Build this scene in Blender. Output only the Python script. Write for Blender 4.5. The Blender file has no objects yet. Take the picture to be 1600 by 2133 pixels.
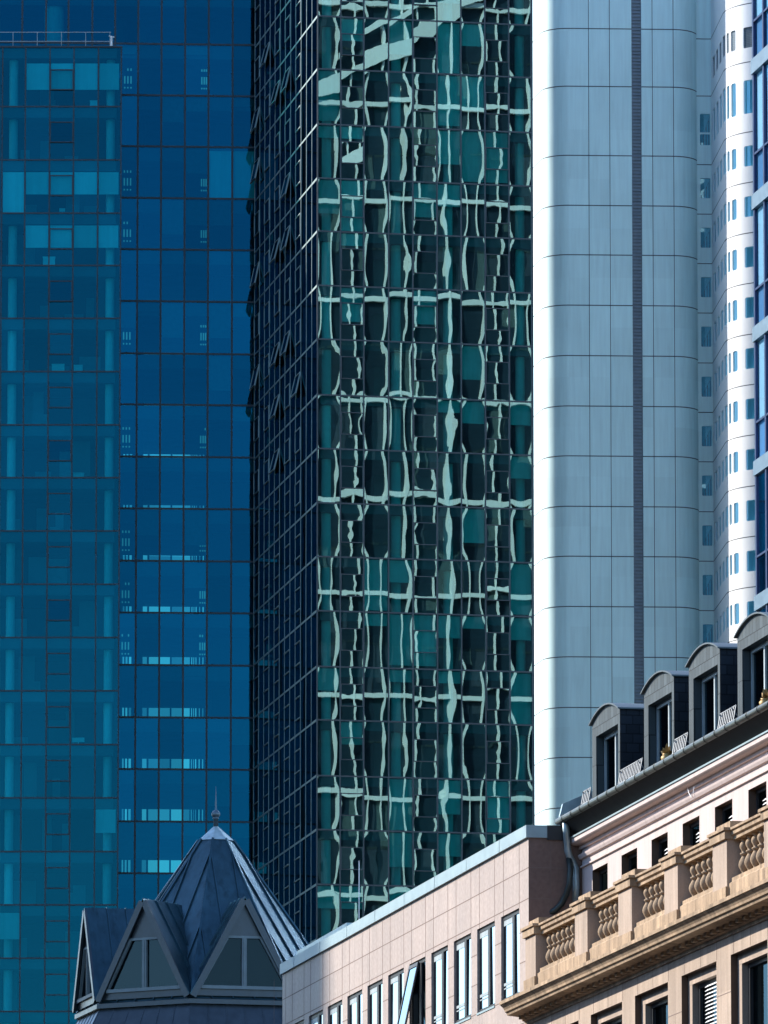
import bpy, math, random
from mathutils import Vector
R = math.radians
random.seed(7)
sc = bpy.context.scene
col = sc.collection

# ------------------------------------------------------------------ camera
F, PITCH, PY = 15000.0, math.atan(1875 / 15000), 1725.0     # focal length and principal row in pixels of the 1600 px photo
CAM = Vector((0, 0, 1.7))
cd = bpy.data.cameras.new("camera")
cam = bpy.data.objects.new("camera", cd)
col.objects.link(cam)
cam.location = CAM
cam.rotation_euler = (R(90) + PITCH, 0, 0)
cd.sensor_fit = 'HORIZONTAL'
cd.sensor_width = 36
cd.lens = F / 1600 * 36
cd.shift_y = (PY - 1066.5) / 1600
cd.clip_start = 1
cd.clip_end = 12000
sc.camera = cam

# ------------------------------------------------------------------ light
SUN_AZ, SUN_EL = 60.0, 32.0          # degrees left of straight ahead, degrees above the horizon
w = bpy.data.worlds.new("World")
sc.world = w
w.use_nodes = True
nt = w.node_tree
sky = nt.nodes.new('ShaderNodeTexSky')
sky.sky_type = 'NISHITA'
sky.sun_disc = False
sky.sun_elevation = R(SUN_EL)
sky.sun_rotation = R(-SUN_AZ)
sky.air_density = 1.05
sky.dust_density = 0.3
sky.ozone_density = 4.5
nt.links.new(sky.outputs[0], nt.nodes['Background'].inputs[0])
nt.nodes['Background'].inputs[1].default_value = 0.148
sl = bpy.data.lights.new("sun", 'SUN')
sl.energy = 3.7
sl.angle = R(0.53)
sl.color = (1.0, 0.94, 0.86)
so = bpy.data.objects.new("sun", sl)
col.objects.link(so)
so.rotation_euler = Vector((math.sin(R(SUN_AZ)) * math.cos(R(SUN_EL)), -math.cos(R(SUN_AZ)) * math.cos(R(SUN_EL)), -math.sin(R(SUN_EL)))).to_track_quat('-Z', 'Y').to_euler()
sc.view_settings.view_transform = 'Standard'
sc.view_settings.look = 'None'
sc.view_settings.exposure = 1.33
sc.cycles.use_denoising = True
sc.cycles.max_bounces = 14
sc.cycles.transparent_max_bounces = 24
sc.cycles.glossy_bounces = 6
sc.cycles.diffuse_bounces = 3
sc.cycles.sample_clamp_indirect = 6

# ------------------------------------------------------------------ measuring helpers: pixel of the photo -> point on a known plane
SP, CP = math.sin(PITCH), math.cos(PITCH)
def ray(x, y):
    u, v = (x - 800) / F, (PY - y) / F
    return Vector((u, CP - v * SP, SP + v * CP))
def at_depth(x, y, Y):
    r = ray(x, y)
    return CAM + r * (Y / r.y)

class Frame:
    """Local axes of a building: x along the facade to the right, y into the building, z up."""
    def __init__(s, ox, oy, deg):
        t = R(deg)
        s.o, s.deg = Vector((ox, oy, 0)), deg
        s.lx, s.ly = Vector((math.cos(t), math.sin(t), 0)), Vector((-math.sin(t), math.cos(t), 0))
    def at(s, x, y, d=0):                     # on the plane local y = d
        r = ray(x, y)
        p = CAM + r * (((s.o - CAM).dot(s.ly) + d) / r.dot(s.ly))
        return (p - s.o).dot(s.lx), p.z
    def side(s, x, y, d=0):                   # on the plane local x = d
        r = ray(x, y)
        p = CAM + r * (((s.o - CAM).dot(s.lx) + d) / r.dot(s.lx))
        return (p - s.o).dot(s.ly), p.z
    def local(s, p):
        q = p - s.o
        return Vector((q.dot(s.lx), q.dot(s.ly), p.z))
    def empty(s, name, label, cat, group=None):
        o = bpy.data.objects.new(name, None)
        col.objects.link(o)
        o.location = s.o
        o.rotation_euler = (0, 0, R(s.deg))
        o['label'] = label
        o['category'] = cat
        if group: o['group'] = group
        return o

# ------------------------------------------------------------------ mesh builder
class MB:
    def __init__(s): s.v, s.f, s.m = [], [], []
    def poly(s, pts, m=0):
        n = len(s.v)
        s.v += [tuple(p) for p in pts]
        s.f.append(tuple(range(n, n + len(pts))))
        s.m.append(m)
        return s
    def box(s, x0, x1, y0, y1, z0, z1, m=0):
        n = len(s.v)
        s.v += [(x, y, z) for z in (z0, z1) for y in (y0, y1) for x in (x0, x1)]
        for f in ((0, 2, 3, 1), (4, 5, 7, 6), (0, 1, 5, 4), (2, 6, 7, 3), (0, 4, 6, 2), (1, 3, 7, 5)):
            s.f.append(tuple(n + i for i in f)); s.m.append(m)
        return s
    def hexa(s, p, m=0):                      # eight corners in box order
        n = len(s.v)
        s.v += [tuple(q) for q in p]
        for f in ((0, 2, 3, 1), (4, 5, 7, 6), (0, 1, 5, 4), (2, 6, 7, 3), (0, 4, 6, 2), (1, 3, 7, 5)):
            s.f.append(tuple(n + i for i in f)); s.m.append(m)
        return s
    def prism(s, pts, z0, z1, m=0):           # plan outline, vertical walls, both caps
        k = len(pts)
        s.poly([(x, y, z0) for x, y in reversed(pts)], m)
        s.poly([(x, y, z1) for x, y in pts], m)
        for i in range(k):
            a, b = pts[i], pts[(i + 1) % k]
            s.poly([(a[0], a[1], z0), (b[0], b[1], z0), (b[0], b[1], z1), (a[0], a[1], z1)], m)
        return s
    def extrude_x(s, prof, x0, x1, m=0):      # profile in (y, z) run along x
        k = len(prof)
        s.poly([(x0, y, z) for y, z in prof], m)
        s.poly([(x1, y, z) for y, z in reversed(prof)], m)
        for i in range(k):
            a, b = prof[i], prof[(i + 1) % k]
            s.poly([(x0, a[0], a[1]), (x0, b[0], b[1]), (x1, b[0], b[1]), (x1, a[0], a[1])], m)
        return s
    def tube(s, pts, r, n=8, m=0):
        pts = [Vector(p) for p in pts]
        rings = []
        for i, p in enumerate(pts):
            d = (pts[min(i + 1, len(pts) - 1)] - pts[max(i - 1, 0)]).normalized()
            a = d.orthogonal().normalized() if i == 0 else (rings_a - d * rings_a.dot(d)).normalized()
            rings_a = a
            b = d.cross(a)
            k = len(s.v)
            s.v += [tuple(p + (a * math.cos(2 * math.pi * j / n) + b * math.sin(2 * math.pi * j / n)) * r) for j in range(n)]
            rings.append(k)
        for k0, k1 in zip(rings, rings[1:]):
            for j in range(n):
                s.f.append((k0 + j, k0 + (j + 1) % n, k1 + (j + 1) % n, k1 + j)); s.m.append(m)
        for k, rev in ((rings[0], 1), (rings[-1], 0)):
            f = [k + j for j in range(n)]
            s.f.append(tuple(reversed(f)) if rev else tuple(f)); s.m.append(m)
        return s
    def lathe(s, cx, cy, prof, n=14, m=0):    # profile of (radius, z)
        rings = []
        for r, z in prof:
            rings.append(len(s.v))
            s.v += [(cx + r * math.cos(2 * math.pi * j / n), cy + r * math.sin(2 * math.pi * j / n), z) for j in range(n)]
        for k0, k1 in zip(rings, rings[1:]):
            for j in range(n):
                s.f.append((k0 + j, k0 + (j + 1) % n, k1 + (j + 1) % n, k1 + j)); s.m.append(m)
        s.f.append(tuple(reversed([rings[0] + j for j in range(n)]))); s.m.append(m)
        s.f.append(tuple(rings[-1] + j for j in range(n))); s.m.append(m)
        return s
    def wall(s, x0, x1, z0, z1, holes, y=0, depth=0, m=0, mr=None):
        """Wall in the plane y with rectangular holes (hx0, hx1, hz0, hz1) and reveals going in by depth."""
        xs = sorted({x0, x1, *[h[0] for h in holes if x0 < h[0] < x1], *[h[1] for h in holes if x0 < h[1] < x1]})
        zs = sorted({z0, z1, *[h[2] for h in holes if z0 < h[2] < z1], *[h[3] for h in holes if z0 < h[3] < z1]})
        for a, b in zip(xs, xs[1:]):
            for c, d in zip(zs, zs[1:]):
                cx, cz = (a + b) / 2, (c + d) / 2
                if any(h[0] < cx < h[1] and h[2] < cz < h[3] for h in holes): continue
                s.poly([(a, y, c), (b, y, c), (b, y, d), (a, y, d)], m)
        if depth:
            mr = m if mr is None else mr
            for a, b, c, d in holes:
                e = y + depth
                s.poly([(a, y, c), (a, e, c), (a, e, d), (a, y, d)][::-1], mr)
                s.poly([(b, y, c), (b, y, d), (b, e, d), (b, e, c)][::-1], mr)
                s.poly([(a, y, c), (b, y, c), (b, e, c), (a, e, c)], mr)
                s.poly([(a, y, d), (a, e, d), (b, e, d), (b, y, d)], mr)
        return s
    def pane(s, x0, x1, z0, z1, y=0, sag=0.0, tilt=(0, 0), noise=0.0, nx=1, nz=1, side=False, m=0, rnd=random):
        """A pane of glass: a grid with a slight pillow, tilt and ripple, smooth shaded."""
        n = len(s.v)
        ph = [rnd.uniform(0, 6.28) for _ in range(6)]
        fx, fz = rnd.uniform(2.0, 4.5), rnd.uniform(1.5, 4.0)
        for j in range(nz + 1):
            for i in range(nx + 1):
                u, v = 2 * i / nx - 1, 2 * j / nz - 1
                d = sag * (1 - u ** 2) * (1 - abs(v) ** 3) + tilt[0] * u * (x1 - x0) / 2 + tilt[1] * v * (z1 - z0) / 2
                d += noise * (math.sin(fx * u + ph[0] + 1.1 * v) * math.sin(fz * v + ph[1]) + 0.5 * math.sin(2.3 * fx * u + ph[2]) * math.sin(1.9 * fz * v + ph[3]))
                a, z = x0 + (x1 - x0) * i / nx, z0 + (z1 - z0) * j / nz
                s.v.append((y + d, a, z) if side else (a, y + d, z))
        for j in range(nz):
            for i in range(nx):
                k = n + j * (nx + 1) + i
                f = (k, k + 1, k + nx + 2, k + nx + 1)
                s.f.append(f[::-1] if side else f); s.m.append(m)
        return s
    def build(s, name, mats, parent=None, smooth=False, label=None, kind=None, offset=None):
        me = bpy.data.meshes.new(name)
        v = s.v if offset is None else [(a - offset[0], b - offset[1], c - offset[2]) for a, b, c in s.v]
        me.from_pydata(v, [], s.f)
        for mt in (mats if isinstance(mats, (list, tuple)) else [mats]): me.materials.append(mt)
        me.polygons.foreach_set('material_index', s.m)
        me.polygons.foreach_set('use_smooth', [bool(smooth)] * len(s.f))
        me.update()
        o = bpy.data.objects.new(name, me)
        col.objects.link(o)
        if parent is not None: o.parent = parent
        if offset is not None: o.location = offset
        if label: o['label'] = label
        if kind: o['kind'] = kind
        return o
def child_empty(name, parent, loc=(0, 0, 0), rz=0):
    o = bpy.data.objects.new(name, None)
    col.objects.link(o)
    o.parent = parent
    o.location = loc
    o.rotation_euler = (0, 0, rz)
    return o

# ------------------------------------------------------------------ materials
def mat(name):
    m = bpy.data.materials.new(name)
    m.use_nodes = True
    n = m.node_tree
    for x in list(n.nodes): n.nodes.remove(x)
    out = n.nodes.new('ShaderNodeOutputMaterial')
    return m, n, out
def node(n, t, **k):
    x = n.nodes.new(t)
    for a, b in k.items():
        if a.startswith('i_'): x.inputs[a[2:].replace('_', ' ')].default_value = b
        else: setattr(x, a, b)
    return x
def surf(name, color, rough=0.6, metal=0.0, var=0.12, scale=3.0, fine=0.0, fine_scale=60.0, bump=0.0, bump_scale=20.0, spec=0.4, rough_var=0.1, streak=0.0, slabs=None, stain=0.0):
    """Principled surface with large scale weathering, fine speckle, vertical streaks and bump, all procedural."""
    m, n, out = mat(name)
    p = node(n, 'ShaderNodeBsdfPrincipled')
    p.inputs['Metallic'].default_value = metal
    p.inputs['Specular IOR Level'].default_value = spec
    tc = node(n, 'ShaderNodeTexCoord')
    nz = node(n, 'ShaderNodeTexNoise', i_Scale=scale, i_Detail=5.0)
    n.links.new(tc.outputs['Object'], nz.inputs['Vector'])
    mr = node(n, 'ShaderNodeMapRange')
    mr.inputs[1].default_value, mr.inputs[2].default_value = 0.3, 0.7
    mr.inputs[3].default_value, mr.inputs[4].default_value = 1 - var, 1 + var
    n.links.new(nz.outputs[0], mr.inputs[0])
    val = mr.outputs[0]
    def mult(a, fac, sc_, vec=None):
        q = node(n, 'ShaderNodeTexNoise', i_Scale=sc_, i_Detail=3.0)
        n.links.new(vec or tc.outputs['Object'], q.inputs['Vector'])
        r = node(n, 'ShaderNodeMapRange')
        r.inputs[1].default_value, r.inputs[2].default_value = 0.3, 0.7
        r.inputs[3].default_value, r.inputs[4].default_value = 1 - fac, 1 + fac
        n.links.new(q.outputs[0], r.inputs[0])
        t = node(n, 'ShaderNodeMath', operation='MULTIPLY')
        n.links.new(a, t.inputs[0]); n.links.new(r.outputs[0], t.inputs[1])
        return t.outputs[0]
    if fine: val = mult(val, fine, fine_scale)
    if streak:
        mp = node(n, 'ShaderNodeMapping')
        mp.inputs['Scale'].default_value = (1, 1, 0.06)
        n.links.new(tc.outputs['Object'], mp.inputs['Vector'])
        val = mult(val, streak, 4.0, mp.outputs[0])
    if stain:                                  # run-off marks: tall patches with ragged edges
        mp = node(n, 'ShaderNodeMapping')
        mp.inputs['Scale'].default_value = (1, 1, 0.10)
        n.links.new(tc.outputs['Object'], mp.inputs['Vector'])
        q = node(n, 'ShaderNodeTexNoise', i_Scale=2.6, i_Detail=8.0, i_Roughness=0.65)
        n.links.new(mp.outputs[0], q.inputs['Vector'])
        r_ = node(n, 'ShaderNodeMapRange')
        r_.inputs[1].default_value, r_.inputs[2].default_value = 0.54, 0.66
        r_.inputs[3].default_value, r_.inputs[4].default_value = 1, 1 - stain
        n.links.new(q.outputs[0], r_.inputs[0])
        t_ = node(n, 'ShaderNodeMath', operation='MULTIPLY')
        n.links.new(val, t_.inputs[0]); n.links.new(r_.outputs[0], t_.inputs[1])
        val = t_.outputs[0]
    if slabs:                                  # (width, height, variation, x shift, z shift): tone differs slab by slab
        sp_ = node(n, 'ShaderNodeSeparateXYZ')
        n.links.new(tc.outputs['Object'], sp_.inputs[0])
        idx = []
        for ax, per, sh in ((0, slabs[0], slabs[3]), (2, slabs[1], slabs[4])):
            q = node(n, 'ShaderNodeMath', operation='MULTIPLY_ADD')
            n.links.new(sp_.outputs[ax], q.inputs[0])
            q.inputs[1].default_value, q.inputs[2].default_value = 1 / per, -sh / per
            fl = node(n, 'ShaderNodeMath', operation='FLOOR')
            n.links.new(q.outputs[0], fl.inputs[0])
            idx.append(fl.outputs[0])
        cb_ = node(n, 'ShaderNodeCombineXYZ')
        n.links.new(idx[0], cb_.inputs[0]); n.links.new(idx[1], cb_.inputs[1])
        wn_ = node(n, 'ShaderNodeTexWhiteNoise')
        n.links.new(cb_.outputs[0], wn_.inputs['Vector'])
        mr_ = node(n, 'ShaderNodeMapRange')
        mr_.inputs[3].default_value, mr_.inputs[4].default_value = 1 - slabs[2], 1 + slabs[2]
        n.links.new(wn_.outputs['Value'], mr_.inputs[0])
        t_ = node(n, 'ShaderNodeMath', operation='MULTIPLY')
        n.links.new(val, t_.inputs[0]); n.links.new(mr_.outputs[0], t_.inputs[1])
        val = t_.outputs[0]
    hs = node(n, 'ShaderNodeVectorMath', operation='SCALE')
    hs.inputs[0].default_value = color
    n.links.new(val, hs.inputs['Scale'])
    n.links.new(hs.outputs[0], p.inputs['Base Color'])
    rr = node(n, 'ShaderNodeMapRange')
    rr.inputs[3].default_value, rr.inputs[4].default_value = max(0.02, rough - rough_var), min(1, rough + rough_var)
    n.links.new(nz.outputs[0], rr.inputs[0])
    n.links.new(rr.outputs[0], p.inputs['Roughness'])
    if bump:
        bn = node(n, 'ShaderNodeTexNoise', i_Scale=bump_scale, i_Detail=4.0)
        n.links.new(tc.outputs['Object'], bn.inputs['Vector'])
        b = node(n, 'ShaderNodeBump', i_Strength=bump, i_Distance=0.02)
        n.links.new(bn.outputs[0], b.inputs['Height'])
        n.links.new(b.outputs[0], p.inputs['Normal'])
    n.links.new(p.outputs[0], out.inputs[0])
    return m
def glass(name, trans, refl, fac, rough=0.0, vary=0.15, fresnel=0.0):
    """Tinted curtain wall glass: part transparent, part mirror; each pane differs a little in tint."""
    m, n, out = mat(name)
    t = node(n, 'ShaderNodeBsdfTransparent')
    g = node(n, 'ShaderNodeBsdfGlossy', i_Roughness=rough)
    oi = node(n, 'ShaderNodeObjectInfo')
    for c, sh in ((trans, t), (refl, g)):
        mr = node(n, 'ShaderNodeMapRange')
        mr.inputs[3].default_value, mr.inputs[4].default_value = 1 - vary, 1 + vary
        n.links.new(oi.outputs['Random'], mr.inputs[0])
        v = node(n, 'ShaderNodeVectorMath', operation='SCALE')
        v.inputs[0].default_value = c
        n.links.new(mr.outputs[0], v.inputs['Scale'])
        n.links.new(v.outputs[0], sh.inputs['Color'])
    mx = node(n, 'ShaderNodeMixShader')
    mx.inputs[0].default_value = fac
    if fresnel:
        lw = node(n, 'ShaderNodeLayerWeight', i_Blend=0.5)
        mr = node(n, 'ShaderNodeMapRange')
        mr.inputs[3].default_value, mr.inputs[4].default_value = fac, fresnel
        n.links.new(lw.outputs['Facing'], mr.inputs[0])
        n.links.new(mr.outputs[0], mx.inputs[0])
    n.links.new(t.outputs[0], mx.inputs[1]); n.links.new(g.outputs[0], mx.inputs[2])
    n.links.new(mx.outputs[0], out.inputs[0])
    return m
def tiled(name, color, bw, bh, mortar, rough=0.55, vec='xz', spec=0.4, var=0.25, dark=0.45, bump=0.6):
    """Courses of slates or slabs from a brick texture on the building's own coordinates."""
    m, n, out = mat(name)
    p = node(n, 'ShaderNodeBsdfPrincipled', i_Roughness=rough)
    p.inputs['Specular IOR Level'].default_value = spec
    tc = node(n, 'ShaderNodeTexCoord')
    sx = node(n, 'ShaderNodeSeparateXYZ')
    cb = node(n, 'ShaderNodeCombineXYZ')
    n.links.new(tc.outputs['Object'], sx.inputs[0])
    ad = node(n, 'ShaderNodeMath', operation='ADD')
    n.links.new(sx.outputs[0], ad.inputs[0]); n.links.new(sx.outputs[1], ad.inputs[1])
    n.links.new(ad.outputs[0], cb.inputs[0]); n.links.new(sx.outputs[2], cb.inputs[1])
    br = node(n, 'ShaderNodeTexBrick')
    br.inputs['Scale'].default_value = 1
    br.inputs['Brick Width'].default_value = bw
    br.inputs['Row Height'].default_value = bh
    br.inputs['Mortar Size'].default_value = mortar
    c = Vector(color)
    br.inputs['Color1'].default_value = (*(c * (1 - var)), 1)
    br.inputs['Color2'].default_value = (*(c * (1 + var)), 1)
    br.inputs['Mortar'].default_value = (*(c * dark), 1)
    n.links.new(cb.outputs[0], br.inputs['Vector'])
    n.links.new(br.outputs['Color'], p.inputs['Base Color'])
    b = node(n, 'ShaderNodeBump', i_Strength=bump, i_Distance=0.02)
    b.invert = True
    n.links.new(br.outputs['Fac'], b.inputs['Height'])
    n.links.new(b.outputs[0], p.inputs['Normal'])
    n.links.new(p.outputs[0], out.inputs[0])
    return m
def glow(name, color, strength):
    m, n, out = mat(name)
    e = node(n, 'ShaderNodeEmission')
    e.inputs[0].default_value = (*color, 1)
    e.inputs[1].default_value = strength
    n.links.new(e.outputs[0], out.inputs[0])
    return m

M = {}
M['asphalt'] = surf('asphalt', (0.05, 0.05, 0.05), 0.9, var=0.2, scale=0.05, fine=0.2, fine_scale=2)
M['mullion_blue'] = surf('mullion_blue', (0.02, 0.035, 0.05), 0.45, 0.2)
M['mullion'] = surf('mullion', (0.06, 0.075, 0.085), 0.45, 0.4, var=0.15)
M['mullion_sunlit'] = surf('mullion_sunlit', (0.26, 0.34, 0.35), 0.55, 1.0, var=0.1)  # paler than the front mullions: sun on the side face put into the colour
M['glass_pale_blue'] = glass('glass_pale_blue', (0.11, 0.70, 0.75), (0.006, 0.140, 0.225), 0.28, vary=0.12)
M['glass_deep_blue'] = glass('glass_deep_blue', (0.09, 0.62, 0.64), (0.004, 0.130, 0.25), 0.30, vary=0.2)
M['glass_green'] = glass('glass_green', (0.10, 0.64, 0.62), (0.34, 0.60, 0.60), 0.40, vary=0.12)
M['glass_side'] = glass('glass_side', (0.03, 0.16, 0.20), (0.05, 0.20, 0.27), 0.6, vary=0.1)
M['glass_sky'] = glass('glass_sky', (0.10, 0.14, 0.18), (0.72, 0.82, 0.88), 0.75, vary=0.05)
M['glass_far_dim'] = glass('glass_far_dim', (0.22, 0.26, 0.26), (0.3, 0.4, 0.4), 0.12, vary=0.0)
M['glass_far_grey'] = glass('glass_far_grey', (0.12, 0.15, 0.16), (0.3, 0.4, 0.4), 0.12, vary=0.0)
M['glass_stair'] = glass('glass_stair', (0.40, 0.80, 0.92), (0.30, 0.55, 0.65), 0.2, vary=0.0)
M['glass_blinds'] = glass('glass_blinds', (0.62, 0.84, 0.97), (0.5, 0.7, 0.9), 0.38, rough=0.03, vary=0.03)
M['glass_dark'] = glass('glass_dark', (0.16, 0.24, 0.26), (0.16, 0.26, 0.33), 0.04, vary=0.05, fresnel=0.4)
M['glass_far'] = glass('glass_far', (0.36, 0.40, 0.38), (0.3, 0.4, 0.4), 0.12, vary=0.0)
M['interior'] = surf('interior', (0.16, 0.20, 0.22), 0.9, var=0.2, scale=0.4)
M['interior_dark'] = surf('interior_dark', (0.05, 0.065, 0.08), 0.9, var=0.3, scale=0.4)
M['interior_blue'] = surf('interior_blue', (0.30, 0.48, 0.55), 0.9, var=0.1)
M['slab'] = surf('slab', (0.13, 0.15, 0.17), 0.9, var=0.15, scale=0.6)
M['column_white'] = surf('column_white', (0.78, 0.80, 0.80), 0.6, var=0.04)
M['blind'] = surf('blind', (0.78, 0.82, 0.82), 0.8, var=0.05, scale=1.0, streak=0.06)
M['blind_grey'] = surf('blind_grey', (0.16, 0.20, 0.21), 0.8, var=0.1)
M['blind_green'] = surf('blind_green', (0.66, 0.78, 0.76), 0.8, var=0.08, scale=1.0, streak=0.08)
M['steel_white'] = surf('steel_white', (0.75, 0.76, 0.76), 0.4, 0.2)
M['rail_grey'] = surf('rail_grey', (0.33, 0.34, 0.34), 0.5, 0.4)
M['panel'] = surf('panel', (0.66, 0.86, 0.835), 0.42, 0.05, var=0.035, scale=0.25, streak=0.05, stain=0.05, slabs=(1.555, 3.745, 0.04, -2.161, 0.05), spec=0.5, rough_var=0.05)
M['joint'] = surf('joint', (0.05, 0.06, 0.07), 0.8)
M['louver'] = surf('louver', (0.22, 0.26, 0.30), 0.6, 0.3)
M['white_panel'] = surf('white_panel', (0.86, 0.87, 0.87), 0.45, 0.0, var=0.03, scale=0.4)
M['granite'] = surf('granite', (0.36, 0.285, 0.245), 0.55, var=0.06, scale=0.8, fine=0.12, fine_scale=9, spec=0.3, streak=0.07, slabs=(1.4025, 0.74, 0.05, -1.045, 0.04), stain=0.08)
M['granite_shade'] = surf('granite_shade', (0.16, 0.10, 0.08), 0.55, var=0.08, scale=0.8, fine=0.12, fine_scale=9, spec=0.3)  # darker copy of the granite, end wall's shade put into the colour
M['granite_joint'] = surf('granite_joint', (0.17, 0.12, 0.10), 0.9)
M['coping'] = surf('coping', (0.27, 0.36, 0.38), 0.5, 0.3, var=0.08)
M['frame_dark'] = surf('frame_dark', (0.025, 0.027, 0.03), 0.5, 0.2)
M['frame_grey'] = surf('frame_grey', (0.34, 0.39, 0.40), 0.5, 0.2)
M['sandstone'] = surf('sandstone', (0.33, 0.235, 0.15), 0.85, var=0.22, scale=1.2, fine=0.12, fine_scale=25, bump=0.25, bump_scale=30, spec=0.2, streak=0.30, slabs=(1.48, 5.0, 0.07, 0.3, 0), stain=0.38)
M['sandstone_pale'] = surf('sandstone_pale', (0.37, 0.285, 0.22), 0.85, var=0.08, scale=1.0, fine=0.07, fine_scale=25, bump=0.15, spec=0.2, streak=0.14, slabs=(1.47, 1.0, 0.07, 1.1, 0.3), stain=0.15)
M['reveal_shade'] = surf('reveal_shade', (0.10, 0.062, 0.042), 0.9, var=0.15)  # shadow inside the window recesses put into the stone colour
M['stone_brown'] = surf('stone_brown', (0.20, 0.125, 0.08), 0.9, var=0.2, fine=0.1, spec=0.1)
M['plaster_pink'] = surf('plaster_pink', (0.51, 0.42, 0.385), 0.85, var=0.05, scale=1.0, fine=0.04, spec=0.2, streak=0.06, stain=0.12)
M['slate'] = tiled('slate', (0.016, 0.021, 0.027), 0.32, 0.22, 0.012, 0.6, spec=0.12)
M['slate_light'] = tiled('slate_light', (0.065, 0.082, 0.088), 0.3, 0.9, 0.012, 0.6, dark=0.3, spec=0.15)
M['zinc'] = surf('zinc', (0.34, 0.42, 0.43), 0.4, 0.5, var=0.15, streak=0.15)
M['gutter'] = surf('gutter', (0.05, 0.06, 0.055), 0.45, 0.5, var=0.2)
M['roof_metal'] = surf('roof_metal', (0.034, 0.08, 0.105), 0.32, 0.7, var=0.25, scale=0.5, streak=0.15, stain=0.3, rough_var=0.06)
M['roof_grey'] = surf('roof_grey', (0.09, 0.11, 0.115), 0.5, 0.3, var=0.15)
M['roof_dark'] = surf('roof_dark', (0.05, 0.065, 0.08), 0.4, 0.6, var=0.15)
M['finial'] = surf('finial', (0.10, 0.14, 0.17), 0.4, 0.6)
M['soffit_shade'] = surf('soffit_shade', (0.008, 0.008, 0.008), 0.9)  # near black: the shade under the eaves is in the colour
M['timber_grey'] = surf('timber_grey', (0.13, 0.17, 0.19), 0.6, var=0.1)
M['gold'] = surf('gold', (0.34, 0.22, 0.08), 0.5, 0.4)
M['navy'] = surf('navy', (0.02, 0.035, 0.10), 0.35, 0.3)
M['panel_blue'] = surf('panel_blue', (0.28, 0.46, 0.62), 0.6, var=0.06)
M['band_blue'] = surf('band_blue', (0.11, 0.17, 0.22), 0.45, 0.4)
M['glass_office'] = glass('glass_office', (0.08, 0.14, 0.22), (0.48, 0.66, 0.86), 0.8, rough=0.03, vary=0.08)
M['glass_office_blue'] = glass('glass_office_blue', (0.62, 0.80, 0.95), (0.45, 0.62, 0.85), 0.4, rough=0.03, vary=0.08)
M['grid_white'] = surf('grid_white', (0.80, 0.80, 0.77), 0.6, var=0.03)
M['blind_dark'] = surf('blind_dark', (0.02, 0.04, 0.06), 0.7)
M['blind_mid'] = surf('blind_mid', (0.05, 0.085, 0.09), 0.7)
M['grid_glass'] = surf('grid_glass', (0.010, 0.025, 0.04), 0.35, spec=0.25)
M['concrete_dark'] = surf('concrete_dark', (0.12, 0.11, 0.10), 0.8, var=0.1)
M['concrete'] = surf('concrete', (0.35, 0.34, 0.33), 0.8, var=0.1)
M['glow_slit'] = glow('glow_slit', (0.5, 0.85, 0.9), 0.13)  # emission for the small bright marks inside the deep blue tower

# ------------------------------------------------------------------ ground
g = MB()
g.poly([(-6000, -6000, 0), (6000, -6000, 0), (6000, 6000, 0), (-6000, 6000, 0)])
o = g.build('ground', M['asphalt'])
o['kind'] = 'structure'

def mullion_grid(mb, xs, zs, z0, z1, w=0.07, h=0.07, p=0.06, y=0.0, side=False):
    for x in xs:
        if side: mb.box(y - p, y + p, x - w / 2, x + w / 2, z0, z1)
        else: mb.box(x - w / 2, x + w / 2, y - p, y + p, z0, z1)
    q = p - 0.012
    for z in zs:
        if side: mb.box(y - q, y + q, min(xs), max(xs), z - h / 2, z + h / 2)
        else: mb.box(min(xs), max(xs), y - q, y + q, z - h / 2, z + h / 2)
def vent(parent, x0, x1, z0, z1, gm, fm, open_=0.0, side=False, y=0.0, sag=0.0, nx=1, nz=1, bar=0.055, noise=0.0, rnd=random):
    """A square top hung window: frame with the pane as its child, hinged at its top edge."""
    e = child_empty('vent_window', parent, (y, 0, z1) if side else (0, y, z1))
    if open_: e.rotation_euler = (0, open_, 0) if side else (-open_, 0, 0)
    H = z1 - z0
    a, b = -0.075, 0.03
    mb = MB()
    for (p0, p1, q0, q1, t) in ((x0, x1, -bar, 0, 0), (x0, x1, -H, -H + bar, 0), (x0, x0 + bar, -H + bar, -bar, .004), (x1 - bar, x1, -H + bar, -bar, .004)):
        if side: mb.box(a, b - t, p0, p1, q0, q1)
        else: mb.box(p0, p1, a, b - t, q0, q1)
    fr = mb.build('window_frame', fm, e)
    p = MB()
    p.pane(x0 + bar, x1 - bar, -H + bar, -bar, -0.03, sag, (rnd.uniform(-.002, .002), rnd.uniform(-.002, .002)), noise, nx, nz, side=side, rnd=rnd)
    p.build('pane', gm, e, smooth=True)
    return e

# ================================================================== far left: pale blue glass block
lb = Frame(0, 500, 0)
LB = lb.empty('office_block', 'pale blue glass block with a railed flat roof and one column of square vent windows', 'office building')
cx = [lb.at(x, 950)[0] for x in (0, 48.3, 99.5, 149.7, 201, 249.2)]
cx = [cx[0] - 1.72 * k for k in (10, 9, 8, 7, 6, 5, 4, 3, 2, 1)] + cx
fz = [lb.at(100, y)[1] for y in (98, 222, 333, 444, 553, 663, 774, 885, 995, 1106, 1217, 1328, 1439, 1551, 1662, 1774, 1885, 1996, 2107)]
while fz[-1] > 4: fz.append(fz[-1] - 3.78)
fz[-1] = 0.0
xr, xl, ztop = cx[-1], cx[0], fz[0]
mg = MB()
mullion_grid(mg, cx, fz[1:-1], 0.0, ztop - 0.04, 0.09, 0.10)
mg.build('mullion_grid', M['mullion_blue'], LB)
rp = MB().prism([(xl - 0.1, -0.09), (xr + 0.07, -0.09), (xr - 0.28, 7.6), (xl - 0.1, 6.6)], ztop - 0.05, ztop + 0.07)
rp.build('roof', M['mullion_blue'], LB)
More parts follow.
